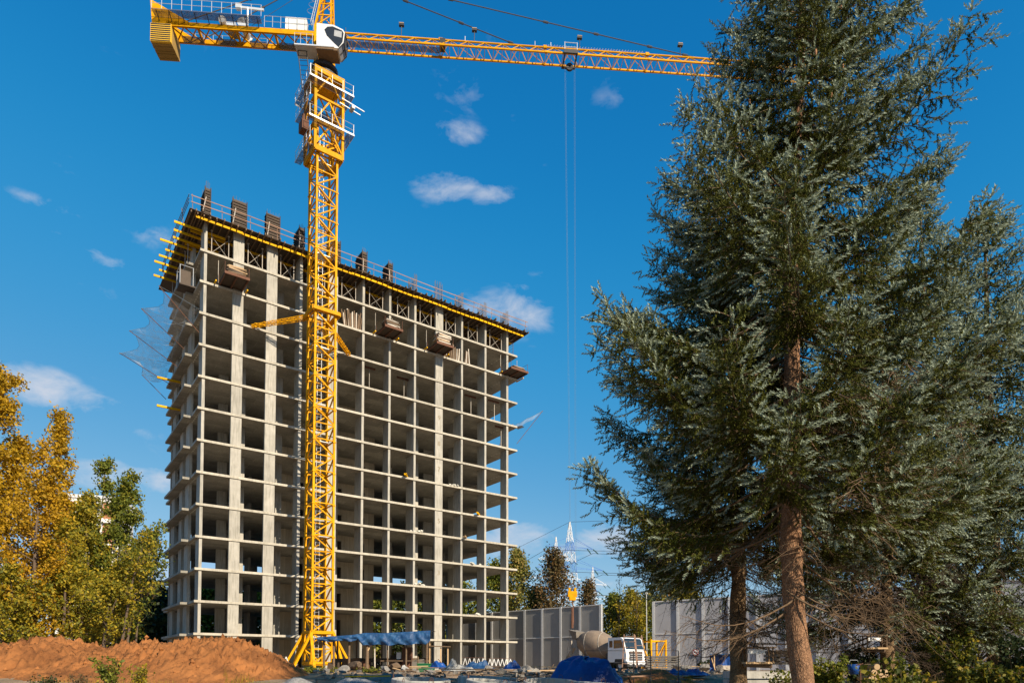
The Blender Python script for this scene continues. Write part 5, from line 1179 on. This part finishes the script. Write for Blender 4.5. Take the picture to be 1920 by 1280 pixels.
# spare crane section
p = at(1226, 1222, 68); t = thing('crane_section', (p.x, 68, 0), 'yellow lattice crane section standing beside the truck', 'crane section', rz=.35)
for x in (-.85, .85):
    for y in (-.85, .85): MB().beam((x, y, .1), (x, y, 3.1), .17).build('leg', MT['yellow'], t)
for z in (.25, 2.95):
    MB().beam((-.85, -.85, z), (.85, -.85, z), .13).beam((-.85, .85, z), (.85, .85, z), .13).beam((-.85, -.85, z), (-.85, .85, z), .13).beam((.85, -.85, z), (.85, .85, z), .13).build('frame', MT['yellow'], t)
for a, b in (((-.85, -.85, .3), (.85, -.85, 2.9)), ((-.85, .85, 2.9), (-.85, -.85, .3)), ((.85, -.85, 2.9), (.85, .85, .3))): MB().beam(a, b, .1).build('brace', MT['yellow'], t)
for dx in (-1.9, -1.3): MB().beam((dx, .2, .05), (dx, .2, 2.9), .2).build('upright', MT['yellow'], t)
# stack of dark slabs
def slab_stack(px, Y, w, d, n, th, label, m='stone', rot=0, z0=0, grp='stacked slabs on the site', gap=.05):
    p = at(px, 1250, Y); t = thing('slab_stack', (p.x, Y, float(gz(p.x, Y))+z0), label, 'slab stack', grp, rot)
    z = .02
    for i in range(n):
        dx, dy, a = rng.uniform(-.08, .08), rng.uniform(-.08, .08), rng.uniform(-.02, .02)
        MB(Matrix.Rotation(a, 4, 'Z')).box((-w/2+dx, -d/2+dy, z), (w/2+dx, d/2+dy, z+th)).build('slab', MT[m], t); z += th
        if i < n-1:
            for x in (-w*.35, w*.35): MB().box((x-.06, -d/2+.05, z+.001), (x+.06, d/2-.05, z+gap-.001)).build('spacer', MT['timber'], t)
            z += gap
    return t
MT['slab_dark'] = mat('weathered_slab', (.20, .185, .165), (.11, .10, .09), scale=3, rough=.95, bump=.4)
slab_stack(1241, 52, 2.5, 1.6, 7, .13, 'pile of dark weathered slabs between the truck and the clay', 'slab_dark', -.1)
slab_stack(1428, 23.5, 2.35, 1.3, 3, .24, 'stack of grey concrete beams between the two spruce trunks', 'ring', .06, grp='stacked slabs on the site')
slab_stack(1468, 25.0, 1.1, 1.0, 4, .09, 'small stack of grey planks above the concrete beams', 'slab_dark', .1, z0=1.0)
slab_stack(1768, 30, 2.2, 1.2, 3, .12, 'low stack of pale slabs under the right spruces', 'stone', .1, z0=.2)
p = at(1765, 1226, 31.5); t = thing('steel_beam', (p.x, 31.5, p.z-.15), 'rusty dark steel beam lying across the slabs under the right spruces', 'beam', rz=-.04); MB().box((-.95, -.15, 0), (1.0, .15, .05)).box((-.95, -.03, .052), (1.0, .03, .30)).box((-.95, -.15, .302), (1.0, .15, .35)).build('web', MT['rust'], t)

# ------------------------------------------------------------------ tarpaulin shelter by the crane
Ys = 50.0
def X_(px, Y): return at(px, 1240, Y).x
sh = thing('tarp_shelter', (X_(700, Ys), Ys, 0), 'open timber shelter with blue tarpaulin roof at the foot of the crane', 'shelter')
x0_ = X_(700, Ys); zr = lambda py: at(700, py, Ys).z
for px, top, r_, m in ((608, 1199, .09, 'timber'), (626, 1198, .09, 'timber'), (654, 1197, .09, 'timber'), (688, 1204, .13, 'timber'), (703, 1203, .06, 'prop'), (727, 1202, .06, 'timber'), (761, 1203, .07, 'timber'), (783, 1230, .07, 'timber'), (800, 1196, .09, 'timber')):
    MB().tube((X_(px, Ys)-x0_, rng.uniform(-.05, .05), -.1), (X_(px, Ys)-x0_+rng.uniform(-.05, .05), 0, zr(top)), r_, r_*.85, n=8).build('post', MT[m], sh)
for px in (612, 650, 700, 745, 795): MB().tube((X_(px, Ys)-x0_, 3.2, -.1), (X_(px, Ys)-x0_, 3.2, zr(1188)), .07, n=7).build('rear_post', MT['timber'], sh)
MB().beam((X_(690, Ys)-x0_, -.05, 1.6), (X_(698, Ys)-x0_, -.05, zr(1205)), .09).build('brace', MT['timber_light'], sh)
MB().beam((X_(600, Ys)-x0_, 0, zr(1200)), (X_(690, Ys)-x0_, 0, zr(1196)), .1).beam((X_(686, Ys)-x0_, 0, zr(1199)), (X_(806, Ys)-x0_, 0, zr(1186)), .1).build('front_beam', MT['timber'], sh)
MB().beam((X_(712, Ys)-x0_, .6, .85), (X_(800, Ys)-x0_, .6, .85), .7, .06, up=(0, 0, 1)).build('workbench', MT['timber'], sh)
MB().box((X_(722, Ys)-x0_, 1.5, 0), (X_(736, Ys)-x0_, 2.2, 1.0)).build('crate', MT['timber'], sh)
MB().box((X_(747, Ys)-x0_, 1.6, 0), (X_(765, Ys)-x0_, 2.4, 1.9)).build('cupboard', MT['rust'], sh)
MB().box((X_(738, Ys)-x0_, 1.2, 1.0), (X_(746, Ys)-x0_, 1.5, 1.5)).build('white_box', MT['cabwhite'], sh)
def tarp_pt(u, v):
    px = 597+u*(808-597); front = v
    if v < .55:   # roof
        w = v/.55; z = np.interp(px, [597, 660, 685, 720, 808], [zr(1194), zr(1190), zr(1186), zr(1186.5), zr(1181.5)])+.35*(1-w)*.4
        y = 3.4*(1-w)-.35*w; z -= .05*math.sin(u*40)*(1-w)
    else:
        w = (v-.55)/.45; dep = np.interp(px, [597, 640, 672, 682, 690, 800, 808], [.30, .42, .45, .95, .85, .98, .7])
        z0 = np.interp(px, [597, 660, 685, 720, 808], [zr(1194), zr(1190), zr(1186), zr(1186.5), zr(1181.5)]); z = z0-dep*w+.05*math.sin(u*37)*w; y = -.35-.18*math.sin(w*2.2)+.13*abs(math.sin(u*19+w*2.6))*w+.07*math.sin(u*57-w*6)*w+.25*float(fbm(np.array(u*22.), np.array(w*3.+u*9), 4, 7))
    return (X_(px, Ys)-x0_, y, z)
MB().grid(150, 30, tarp_pt).build('tarpaulin', MT['tarp_faded'], sh, smooth=True, fix=False)
for dx, y, w, h, m in ((-3.4, 1.6, .5, .8, 'formply'), (-2.2, 2.2, .8, 1.1, 'timber'), (-.9, 1.4, .35, .9, 'rust'), (1.3, 2.4, .6, 1.4, 'formply'), (3.0, 1.9, .5, 1.0, 'slab_dark')):  # dark goods added to darken the inside of the shelter
    MB().prism([(dx-w, y, 0), (dx+w, y, 0), (dx+w*.9, y, h), (dx-w*.8, y, h*.93)], (0, .6, 0)).build('dark_filler_goods', MT[m], sh)
MB().beam((-3.9, 3.1, .9), (3.9, 3.1, .95), .08, .3).beam((-3.9, 3.15, .4), (3.9, 3.15, .45), .08, .25).build('dark_filler_boards', MT['timber'], sh)  # boards added at the back, also to darken the inside
# green bin and side frame
MT['green'] = mat('green_paint', (.012, .16, .06), (.01, .12, .05), rough=.5)
p = at(800, 1246, 48.5); t = thing('green_bin', (p.x, 48.5, .05), 'green metal bin under the right end of the blue shelter', 'bin'); MB().prism([(-.5, -.35, 0), (.5, -.35, 0), (.62, -.42, .55), (-.62, -.42, .55)], (0, .8, 0)).build('body', MT['green'], t); MB().box((-.66, -.46, .551), (.66, .42, .6)).build('rim', MT['green'], t)
t = thing('site_frame', (X_(824, 52), 52, 0), 'pale timber frame with a board on top right of the blue shelter', 'frame')
for dx, h in ((-.75, 2.2), (.1, 1.9), (.65, 1.95)): MB().beam((dx, 0, -.1), (dx, 0, h), .1).build('post', MT['timber_light'], t)
MB().beam((-.8, -.06, 2.0), (.85, -.06, 1.95), .3, .07).build('board', MT['timber'], t); MB().beam((-.1, -.05, 1.0), (.5, -.05, .3), .05).build('brace', MT['rust'], t)
# white zigzag lattice girders at the foot of the building
def zigzag(pxa, pxb, Y, z0, h, n, label, r_=.035):
    a, b = X_(pxa, Y), X_(pxb, Y); o = Vector((a, Y, z0)); mb = MB(); d = (b-a)/n
    pts = [(i*d/2, 0, h if i % 2 else 0) for i in range(2*n+1)]
    for q, r2 in zip(pts[:-1], pts[1:]): mb.beam(q, r2, r_*1.6)
    ob = thing('lattice_girder', o, label, 'girder', 'white zigzag girders at the foot of the building'); mb.build('zigzag', MT['cabwhite'], ob)
    MB().beam((0, .06, h+.03), (b-a, .06, h+.03), .025).build('top_bar', MT['rust'], ob); MB().beam((0, .06, -.03), (b-a, .06, -.03), .03).build('bottom_bar', MT['rust'], ob)
zigzag(868, 910, 70, .45, .85, 5, 'white zigzag girder right of the wide column, longer left one'); zigzag(915, 961, 72, .45, .8, 6, 'white zigzag girder at the right corner of the building'); zigzag(508, 542, 60, .55, .75, 3, 'short white zigzag girder left of the crane foot')
# dark low wall block before the crane foot
p = at(548, 1256, 44); tag(put('concrete_block', MB().box((-1.6, -.5, -.4), (1.5, .5, .32)).mesh('concrete_block', MT['slab_dark']), None, (p.x, 44, 0), .05), 'dark concrete block between the clay heap and the crane foot', 'block')

# ------------------------------------------------------------------ foreground: rings, tarp heap, rubble
def ring(px, py, Y, od, label, tilt=.10, rot=0, h=.9):
    p = at(px, py, Y); t = thing('concrete_ring', p, label, 'concrete ring', 'concrete well rings in the foreground', rot)
    t.rotation_euler = (tilt, rng.uniform(-.03, .03), rot); ro = od/2; ri = ro-.085
    MB().lathe([(ro, -h), (ro, 0-.015), (ro-.015, 0), (ri+.01, 0), (ri, -.02), (ri, -h), (ro, -h)], 44).build('shell', MT['ring'], t, smooth=False)
    mb = MB()
    for k in range(3):
        a = .6+k*2.1+rot; c = Vector((math.cos(a)*(ro-.04), math.sin(a)*(ro-.04), 0)); tn_ = Vector((-math.sin(a), math.cos(a), 0))*.05
        mb.path([c-tn_+Vector((0, 0, -.05)), c-tn_+Vector((0, 0, .07)), c+Vector((0, 0, .11)), c+tn_+Vector((0, 0, .07)), c+tn_+Vector((0, 0, -.05))], .008, 5)
    mb.build('lifting_loop', MT['rust'], t)
ring(1036, 1277, 17.5, 1.5, 'concrete ring in front of the blue tarp heap', .13, .3)
ring(928, 1276, 18.2, 1.55, 'concrete ring just left of the tarp-side ring, rim tilted', .10, 1.2)
ring(1130, 1279, 17.8, 1.4, 'concrete ring cut by the bottom edge under the blue tarp heap', .07, 2)
ring(915, 1268, 21.5, 1.9, 'larger concrete ring behind the other rings', .05, .9)
ring(790, 1272, 19.5, 1.7, 'concrete ring below the blue shelter, leftmost of all', .06, .2)
ring(800, 1282, 16.5, 1.3, 'small concrete ring lowest under the blue shelter', .09, 2.2)
hp = at(1100, 1262, 23.5)
th_ = thing('tarp_heap', (hp.x, 23.5, -.5), 'bright blue tarpaulin heap before the mixer truck', 'tarp heap')
def heap_pt(u, v):
    a = u*2*math.pi; rr = v
    x = math.cos(a)*rr; y = math.sin(a)*rr
    prof = np.interp(rr, [0, .35, .6, .85, 1], [1, .99, .93, .55, 0])
    X = x*1.44+.1*math.sin(a*5); Yy = y*1.1
    hgt_ = 1.24*prof*np.interp(x, [-1, -.5, -.1, .35, .7, 1], [.78, .98, 1.02, .92, .68, .42])
    f = .05*math.sin(a*9+3*math.sin(a*2))*math.sin(rr*3.1)+.06*math.sin(a*15+1+rr*4)*rr*(1-rr)*2.2
    cl_n = (fbm(np.array(X*2.2+7), np.array(Yy*2.2+hgt_*1.5), 4, 61)*.42-abs(fbm(np.array(X*1.6+2), np.array(Yy*1.2-hgt_*2.2), 3, 44))*.9+.1)*min(1, rr*3)
    return (X*(1+f*.6)+cl_n*.25, Yy+f*.4, hgt_+f+float(cl_n)*.8*(1-.5*rr))
MB().grid(110, 34, heap_pt).build('tarpaulin', MT['tarp'], th_, smooth=True, fix=False)
# little clay heap right of the tarp
cp = at(1222, 1262, 31)
def clay_pt(u, v):
    X = (u-.5)*5.4; Yy = (v-.5)*6; rr = math.hypot(X/2.6, Yy/3); h = max(0, 1-rr)**1.2*.85
    return (cp.x+X, 31+Yy, float(gz(cp.x+X, 31+Yy))-.12+h+float(fbm(np.array(X*1.7), np.array(Yy*1.7), 5, 77))*.5*max(0, 1-rr))
tag(MB().grid(60, 60, clay_pt).build('clay_mound', MT['dirt'], smooth=True, fix=False), None, kind='structure')
def gravel_heap(px, py, Y, w, d, h, label, m='gravel'):
    c = at(px, py, Y)
    def f(u, v):
        X = (u-.5)*w; Yy = (v-.5)*d; rr = math.hypot(2*X/w, 2*Yy/d); k_ = max(0, 1-rr); k_ = k_*k_*(3-2*k_); return (X, Yy, -.2+k_*h+float(fbm(np.array(X*2.5+px), np.array(Yy*2.5), 5, 90))*.3*min(1, k_*3))
    o = MB().grid(50, 40, f).build('gravel_heap', MT[m], smooth=True, fix=False); o.location = (c.x, Y, float(gz(c.x, Y))); tag(o, label, 'gravel heap')
gravel_heap(556, 1275, 21, 3.6, 3.2, .86, 'grey gravel heap at the bottom edge right of the clay heap')
gravel_heap(668, 1275, 26, 4.2, 3, .75, 'low grey gravel heap below the blue shelter'); gravel_heap(735, 1262, 33, 3.2, 3, .55, 'dark soil heap left of the leftmost ring', 'slab_dark')
def chunk(name, px, py, Y, sx, sy, sz, label, m='stone', cat='rubble', grp='broken concrete lumps', rot=None):
    c = at(px, py, Y); bm = bmesh.new(); bmesh.ops.create_icosphere(bm, subdivisions=3, radius=1); sd = rng.uniform(0, 50)
    planes = [(Vector((rng.gauss(0, 1), rng.gauss(0, 1), rng.gauss(0, .8))).normalized(), rng.uniform(.32, .6)) for _ in range(12)]
    for v in bm.verts:
        for nrm, d in planes:
            e = v.co.dot(nrm)-d
            if e > 0: v.co -= nrm*e*.92
        v.co *= 1+.5*float(fbm(np.array(v.co.x*2.5+sd), np.array(v.co.y*2.5+v.co.z*1.7), 4, 13))
        v.co = Vector((v.co.x*sx*1.05, v.co.y*sy*1.05, v.co.z*sz*.7))
    me = bpy.data.meshes.new(name); bm.to_mesh(me); bm.free(); me.materials.append(MT[m])
    o = put(name, me, None, (c.x, Y, c.z+sz*.1), rng.uniform(0, 3) if rot is None else rot); return tag(o, label, cat, grp)
chunk('concrete_lump', 668, 1250, 45, .9, .6, .5, 'brownish concrete lump under the left part of the blue shelter', 'timber')
chunk('concrete_lump', 641, 1256, 40, .5, .4, .45, 'pale rock left of the gravel slab below the shelter'); chunk('concrete_lump', 722, 1254, 43, .6, .5, .5, 'grey rubble lump beneath the shelter bench'); chunk('concrete_lump', 757, 1255, 42, .5, .4, .5, 'whitish rubble lump right of the shelter bench', 'ring')
chunk('concrete_lump', 741, 1249, 44, .7, .5, .35, 'flat brown block stacked below the shelter bench', 'timber', 'block')
# loose planks, sheets and rags between the rings and the building
def plank(px, py, Y, L, rot, label, m='timber', w=.18, tilt=0, grp='loose planks on the site'):
    c = at(px, py, Y); o = MB().box((-L/2, -w/2, 0), (L/2, w/2, .05)).build('plank', MT[m]); o.location = (c.x, Y, max(c.z, float(gz(c.x, Y))+.06)); o.rotation_euler = (0, tilt, rot); tag(o, label, 'plank', grp)
PL = [(836, 1252, 36, 2.6, .15, 'dark plank lying behind the leftmost ring'), (880, 1255, 33, 3.0, -.1, 'long dark plank behind the larger ring'), (955, 1256, 33, 2.4, .3, 'plank left of the blue tarp heap, darker one', ), (1000, 1250, 38, 3.4, -.05, 'long pale plank running toward the blue tarp heap'), (1018, 1257, 32, 1.8, .5, 'short pale plank touching the blue tarp heap'),
      (690, 1268, 30, 2.0, .05, 'yellowish plank on the gravel below the shelter'), (785, 1249, 43, 1.2, .2, 'short orange plank beside the green bin'), (775, 1252, 42, 1.4, -.2, 'orange brown plank in front of the green bin'), (1300, 1249, 48, 2.2, .1, 'pale plank before the no smoking sign'), (1335, 1244, 52, 1.8, -.2, 'tilted pale board near the blue stall'), (1196, 1268, 27, 1.6, .5, 'pale plank at the foot of the small clay heap')]
for i, q in enumerate(PL): plank(*q, m=('timber', 'timber', 'timber', 'timber_light', 'timber_light', 'beam_yellow', 'timber_light', 'timber_light', 'timber_light', 'timber_light', 'rail_pink')[i], tilt=rng.uniform(-.06, .06))
def rag(px, py, Y, w, d, h, label, m='tarp_faded', seed=0):
    c = at(px, py, Y)
    def f(u, v):
        X = (u-.5)*w; Yy = (v-.5)*d; e = min(u, 1-u, v, 1-v)*4; return (X+.1*math.sin(v*9+seed), Yy+.1*math.sin(u*8+seed), h*min(1, e)*(.35+3.2*abs(float(fbm(np.array(X*3+seed), np.array(Yy*3), 4, 5))))+.03)
    o = MB().grid(34, 26, f).build('tarp_scrap', MT[m], smooth=True, fix=False); o.location = (c.x, Y, max(c.z-.1, float(gz(c.x, Y))-.02)); tag(o, label, 'tarpaulin', 'tarpaulin scraps on the rubble')
rag(820, 1250, 40, .9, .7, .35, 'crumpled bright blue sheet right of the green bin', 'tarp', 1); rag(897, 1250, 37, 1.6, 1.0, .3, 'pale blue crumpled sheet behind the larger ring', 'tarp_faded', 2); rag(962, 1251, 36, .9, .8, .3, 'blue crumpled sheet halfway between shelter and tarp heap', 'tarp', 3)
rag(860, 1254, 34, 1.5, .8, .4, 'whitish crumpled sheet among the dark planks', 'ring', 4); rag(1288, 1262, 33, 2.0, 1.2, .3, 'flat blue sheet right of the small clay heap', 'tarp', 5); rag(988, 1256, 32, 1.2, .8, .3, 'grey crumpled sheet beside the blue tarp heap', 'stone', 6)
for i, (px, py, Y, sx) in enumerate(((845, 1255, 34, .35), (915, 1254, 35, .4), (940, 1257, 31, .4), (975, 1258, 30, .3), (1285, 1254, 42, .5), (1322, 1252, 44, .6), (1350, 1254, 42, .5), (1270, 1250, 48, .6))):
    chunk('concrete_lump', px, py, Y, sx, sx*.7, sx*.7, ('rubble lump beside the dark plank, leftmost', 'rubble lump before the pale blue sheet', 'brown rubble lump behind the two front rings', 'rubble lump at the left foot of the tarp heap', 'pale rubble lump left of the blue stall, first', 'pale rubble lump left of the blue stall, second', 'rubble lump in front of the blue stall', 'rubble lump right of the dark slab pile')[i], 'slab_dark' if i in (0, 2) else 'stone')
# blue stall, wire frame, bucket, stake, feeders
t = thing('blue_stall', (X_(1354, 46), 46, 0), 'small stall covered in blue tarpaulin before the pale barrier', 'stall')
MB().grid(20, 10, lambda u, v: ((u-.5)*1.5, (v-.5)*1.2, 1.25+.03*math.sin(u*12)+.02*math.sin(v*9))).build('tarp_roof', MT['tarp_faded'], t, smooth=True, fix=False)
MB().grid(16, 10, lambda u, v: ((u-.5)*1.4, .5+.05*math.sin(u*17), v*1.22)).build('tarp_back', MT['tarp'], t, smooth=True, fix=False)
for x in (-.68, .68): MB().beam((x, -.5, 0), (x, -.5, 1.22), .07).build('post', MT['timber_light'], t)
MB().beam((-.62, -.6, 0), (-.95, -.75, 1.0), .06).build('prop', MT['timber_light'], t); MB().box((-.3, -.3, 0), (.6, .3, .5)).build('load', MT['prop'], t)
t = thing('wire_frame', (X_(1220, 28), 28, 0), 'thin black steel wire frame standing between tarp heap and slab pile', 'frame')
for px in (1097, 1188, 1220, 1272): MB().tube((X_(px, 28)-X_(1220, 28), 0, -.5), (X_(px, 28)-X_(1220, 28), 0, at(px, 1219, 28).z), .022, n=5).build('post', MT['dark'], t)
for py in (1219, 1241, 1262): MB().tube((X_(1097, 28)-X_(1220, 28), .02, at(1097, py, 28).z), (X_(1272, 28)-X_(1220, 28), .02, at(1272, py, 28).z), .012, n=5).build('wire', MT['dark'], t)
def feeder(px, py, Y, w, label):
    p = at(px, py, Y); t = thing('bird_feeder', p, label, 'bird feeder', 'bird feeders on the spruce trunks')
    MB().box((-w/2, -.18, -.3), (w/2, .18, -.24)).build('tray', MT['timber_light'], t); MB().box((-w/2-.04, -.22, .14), (w/2+.04, .22, .18)).build('roof', MT['timber'], t)
    for x in (-w/2+.03, w/2-.03):
        for y in (-.15, .15): MB().beam((x, y, -.239), (x, y, .139), .035).build('post', MT['timber'], t)
    MB().box((-w/2+.07, -.16, -.02), (w*.18, -.14, .1)).build('white_strip', MT['cabwhite'], t); MB().tube((-w/2, -.05, -.33), (w/2, .05, -.36), .06, n=7).build('log', MT['timber'], t)
feeder(1421, 1224, 19.1, .80, 'wooden bird feeder fixed to the left spruce trunk'); feeder(1640, 1200, 23.2, .72, 'bird feeder with pale strip on the shaded spruce trunk')
p = at(1445, 1207, 19); o = MB().tube((-.75, 0, .02), (.85, .1, 0), .025, n=6).build('pole', MT['timber']); o.location = p; tag(o, 'thin dark pole between the bird feeder and the big spruce trunk', 'pole')
p = at(1601, 1257, 20); t = thing('bucket', (p.x, 20, p.z-.1), 'dark blue bucket under the right spruces', 'bucket'); MB().lathe([(.001, 0), (.13, 0), (.17, .3), (.155, .3), (.12, .02), (.001, .02)], 18).build('body', MT['tarp'], t, smooth=True); MB().path([(-.17, 0, .28), (-.1, 0, .42), (.1, 0, .42), (.17, 0, .28)], .008, 5).build('handle', MT['galv'], t)
p = at(1613, 1282, 15); t = thing('wooden_stake', (p.x, 15, p.z-.3), 'thin wooden stake with a cross piece before the shrubs', 'stake'); MB().tube((0, 0, 0), (.01, 0, .75), .016).build('post', MT['rust'], t); MB().tube((-.08, 0, .72), (.07, 0, .76), .014).build('cross_piece', MT['rust'], t)
p = at(1640, 1262, 18); t = thing('log_pile', (p.x, 18, p.z-.22), 'short pile of sawn logs behind the yellow shrubs', 'log pile')
for i in range(9): MB(Matrix.Translation(((i % 4)*.17-.25+.08*(i//4), 0, .1+.15*(i//4))) @ Matrix.Rotation(math.pi/2, 4, 'X')).lathe([(.001, -.3), (.08, -.3), (.08, .3), (.001, .3)], 9).build('log', MT['timber_light'], t)

# ------------------------------------------------------------------ shrubs, weeds, far undergrowth
def shrub(px, py, Y, w, h, leaf, label, seed, n=1600, size=.07, group='shrubs under the spruces'):
    global nr
    nr = np.random.default_rng(seed); c = at(px, py, Y); zb_ = float(gz(c.x, Y)); H = c.z-zb_; t = thing('shrub', (c.x, Y, zb_-.05), label, 'shrub', group)
    paths = []; pts = []
    for i in range(16):
        a = nr.uniform(0, 6.28); q = np.linspace(0, 1, 6)[:, None]; d = np.array([math.cos(a)*w*.5*nr.uniform(.3, 1), math.sin(a)*w*.4*nr.uniform(.3, 1), H*nr.uniform(.65, 1.05)])
        b = d*q*np.array([1, 1, 1])+np.array([0, 0, .1*H])*np.sin(q*3)+nr.normal(0, .03, (6, 3))*q; paths.append((b, np.linspace(.012, .004, 6))); pts.append(b[2:])
        for k in range(5):
            p0 = b[nr.integers(2, 6)]; e = p0+unit(nr.normal(0, 1, 3)+np.array([0, 0, .3]))*nr.uniform(.1, .3)*np.linspace(0, 1, 3)[:, None]; paths.append((e, np.array([.006, .005, .003]))); pts.append(e)
    V, T = tubes_np(paths, 3); put('stems', np_mesh('stems', V, T, MT['twig'], smooth=True), t)
    A = np.concatenate(pts); ix = nr.integers(0, len(A), n); P = A[ix]+nr.normal(0, .05, (n, 3)); V, T = leaf_cards(P, size); ct = nr.uniform(0, 1, len(A)); tn = np.clip(.5*ct[ix]+.5*nr.uniform(0, 1, n), 0, 1)
    put('leaves', np_mesh('leaves', V, T, LEAF[leaf], np.repeat(tn, 4)), t)['kind'] = 'stuff'
shrub(1700, 1240, 13.5, 1.3, 1, 'shrub', 'bright yellow green shrub at the foot of the shaded spruce', 301, 1500, .09); shrub(1655, 1262, 12.5, .9, 1, 'shrub', 'low yellow shrub left of the brightest shrub', 302, 800, .09)
shrub(1795, 1195, 19, 1.7, 1, 'shrub', 'tall olive shrub in front of the slabs on the right', 303, 2200, .09); shrub(1850, 1232, 14.5, 1.6, 1, 'shrub', 'olive yellow shrub near the lower right corner', 304, 1800, .09)
shrub(1560, 1240, 19, 1.7, 1, 'green', 'dark green shrub right of the big spruce trunk', 305, 2000, .09); shrub(1605, 1222, 24, 1.6, 1, 'dark', 'dark shrub behind the blue bucket', 306, 1800, .1); shrub(1900, 1205, 18, 1.6, 1, 'dark', 'dark shrub in the lower right corner', 307, 1800, .1)
shrub(1470, 1262, 16.5, .8, 1, 'green', 'small leafy plant left of the big spruce trunk', 308, 600, .07); shrub(1330, 1238, 62, 2.2, 1, 'dark', 'dark low bush beside the blue stall at the barrier', 309, 900, .16)
shrub(1745, 1215, 26, 2.2, 1, 'dark', 'dark undergrowth before the rusty beam', 310, 2200, .11)
GW = 'weeds on the clay heap'
shrub(205, 1238, 24, 1.0, 1, 'green', 'bright green weed in the middle of the left clay heap', 320, 900, .09, GW); shrub(262, 1252, 23, .8, 1, 'yellowgreen', 'yellow green weed right of the green weed', 321, 600, .08, GW); shrub(90, 1266, 23, 1.2, 1, 'dark', 'low dry weed at the lower left', 322, 300, .07, GW); shrub(150, 1262, 23, 1.0, 1, 'red', 'dry brown weed between the dark and green weeds', 323, 260, .06, GW)
shrub(600, 1252, 41, 2.2, 1, 'green', 'green weeds along the base of the crane', 324, 1200, .1, 'weeds on the site'); shrub(695, 1252, 41, 1.4, 1, 'green', 'green weeds under the shelter post', 325, 700, .09, 'weeds on the site')
def blades(name, pts, h, label, leaf='yellowgreen', w=.012, kind='stuff'):
    n = len(pts); a = nr.uniform(0, 6.28, n); d = np.stack([np.cos(a), np.sin(a), 0*a], -1); hh = (h*nr.uniform(.5, 1.2, n))[:, None]; sd = np.stack([-np.sin(a), np.cos(a), 0*a], -1)*w
    V = np.stack([pts-sd, pts+sd, pts+d*hh*.35+np.array([0, 0, 1])*hh], 1).reshape(-1, 3); T = np.arange(3*n).reshape(-1, 3)
    tag(put(name, np_mesh(name, V, T, LEAF[leaf], np.repeat(nr.uniform(0, 1, n), 3))), label, 'grass', kind=kind)
nr = np.random.default_rng(71)
P = []
for (px0, px1, Y0, Y1, n) in ((60, 330, 25, 28, 1500), (420, 560, 26, 30, 500), (1020, 1160, 20, 21.5, 700), (1180, 1300, 26, 34, 700), (1380, 1600, 14, 22, 2500), (1600, 1920, 13, 26, 6000)):
    Y = nr.uniform(Y0, Y1, n); X = (nr.uniform(px0, px1, n)-960)/F_PX*Y
    Z = gz(X, Y)-.03
    if px0 < 500:
        ii = np.clip(np.searchsorted(px_, X/35.1*F_PX+960), 0, nu-1); jj = np.clip(np.searchsorted(yy, Y), 0, nv-1); Z = ZZ[jj, ii]-.02
    P.append(np.stack([X, Y, Z], -1))
blades('grass', np.concatenate(P), .42, 'thin yellow green grass along the foreground', 'yellowgreen', .010)
# undergrowth at the far edge of the site, one dense mass
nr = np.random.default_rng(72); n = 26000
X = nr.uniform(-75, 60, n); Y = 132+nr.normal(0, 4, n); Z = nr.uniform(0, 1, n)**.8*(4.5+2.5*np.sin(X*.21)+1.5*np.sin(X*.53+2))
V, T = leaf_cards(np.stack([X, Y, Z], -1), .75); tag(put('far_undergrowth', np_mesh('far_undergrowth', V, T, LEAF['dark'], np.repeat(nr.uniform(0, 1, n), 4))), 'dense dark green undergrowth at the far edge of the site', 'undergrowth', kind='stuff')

# small broken bits of wood, sheet and concrete between the larger pieces
rng = random.Random(77)
def scatter(name, m, n, zones, label, flat=False):
    mb = MB()
    for i in range(n):
        a, b, y0, y1 = rng.choice(zones); Y = rng.uniform(y0, y1); X = (rng.uniform(a, b)-960)/F_PX*Y
        mb.M = Matrix.Translation((X, Y, float(gz(X, Y))+rng.uniform(.02, .22))) @ Matrix.Rotation(rng.uniform(0, 6.3), 4, 'Z') @ Matrix.Rotation(rng.gauss(0, .22), 4, 'X') @ Matrix.Rotation(rng.gauss(0, .25), 4, 'Y')
        if flat: L, w, h = rng.uniform(.3, 1.5), rng.uniform(.05, .16), rng.uniform(.02, .06)
        else: L, w, h = rng.uniform(.08, .4), rng.uniform(.08, .3), rng.uniform(.06, .22)
        k = [rng.uniform(.7, 1) for _ in range(8)]
        mb.add([(-L/2*k[0], -w/2, -h/2), (L/2*k[1], -w/2*k[2], -h/2), (L/2, w/2*k[3], -h/2), (-L/2, w/2, -h/2), (-L/2*k[4], -w/2*k[5], h/2), (L/2*k[6], -w/2, h/2), (L/2*k[7], w/2, h/2), (-L/2, w/2*k[0], h/2)], [(0, 3, 2, 1), (4, 5, 6, 7), (0, 1, 5, 4), (1, 2, 6, 5), (2, 3, 7, 6), (3, 0, 4, 7)])
    mb.M = Matrix()
    tag(mb.build(name, MT[m]), label, 'debris', kind='stuff')
ZN = [(590, 840, 30, 47), (800, 1040, 27, 44), (1000, 1100, 32, 52), (1250, 1400, 36, 60), (1100, 1300, 28, 45)]
scatter('wood_scraps', 'timber', 170, ZN, 'dark wood scraps strewn over the site', True); scatter('light_wood_scraps', 'timber_light', 60, ZN, 'light wood scraps strewn over the site', True)
scatter('stone_scraps', 'stone', 260, ZN, 'grey stone scraps strewn over the site'); scatter('dark_scraps', 'formply', 90, ZN, 'dark sheet scraps strewn over the site', True)
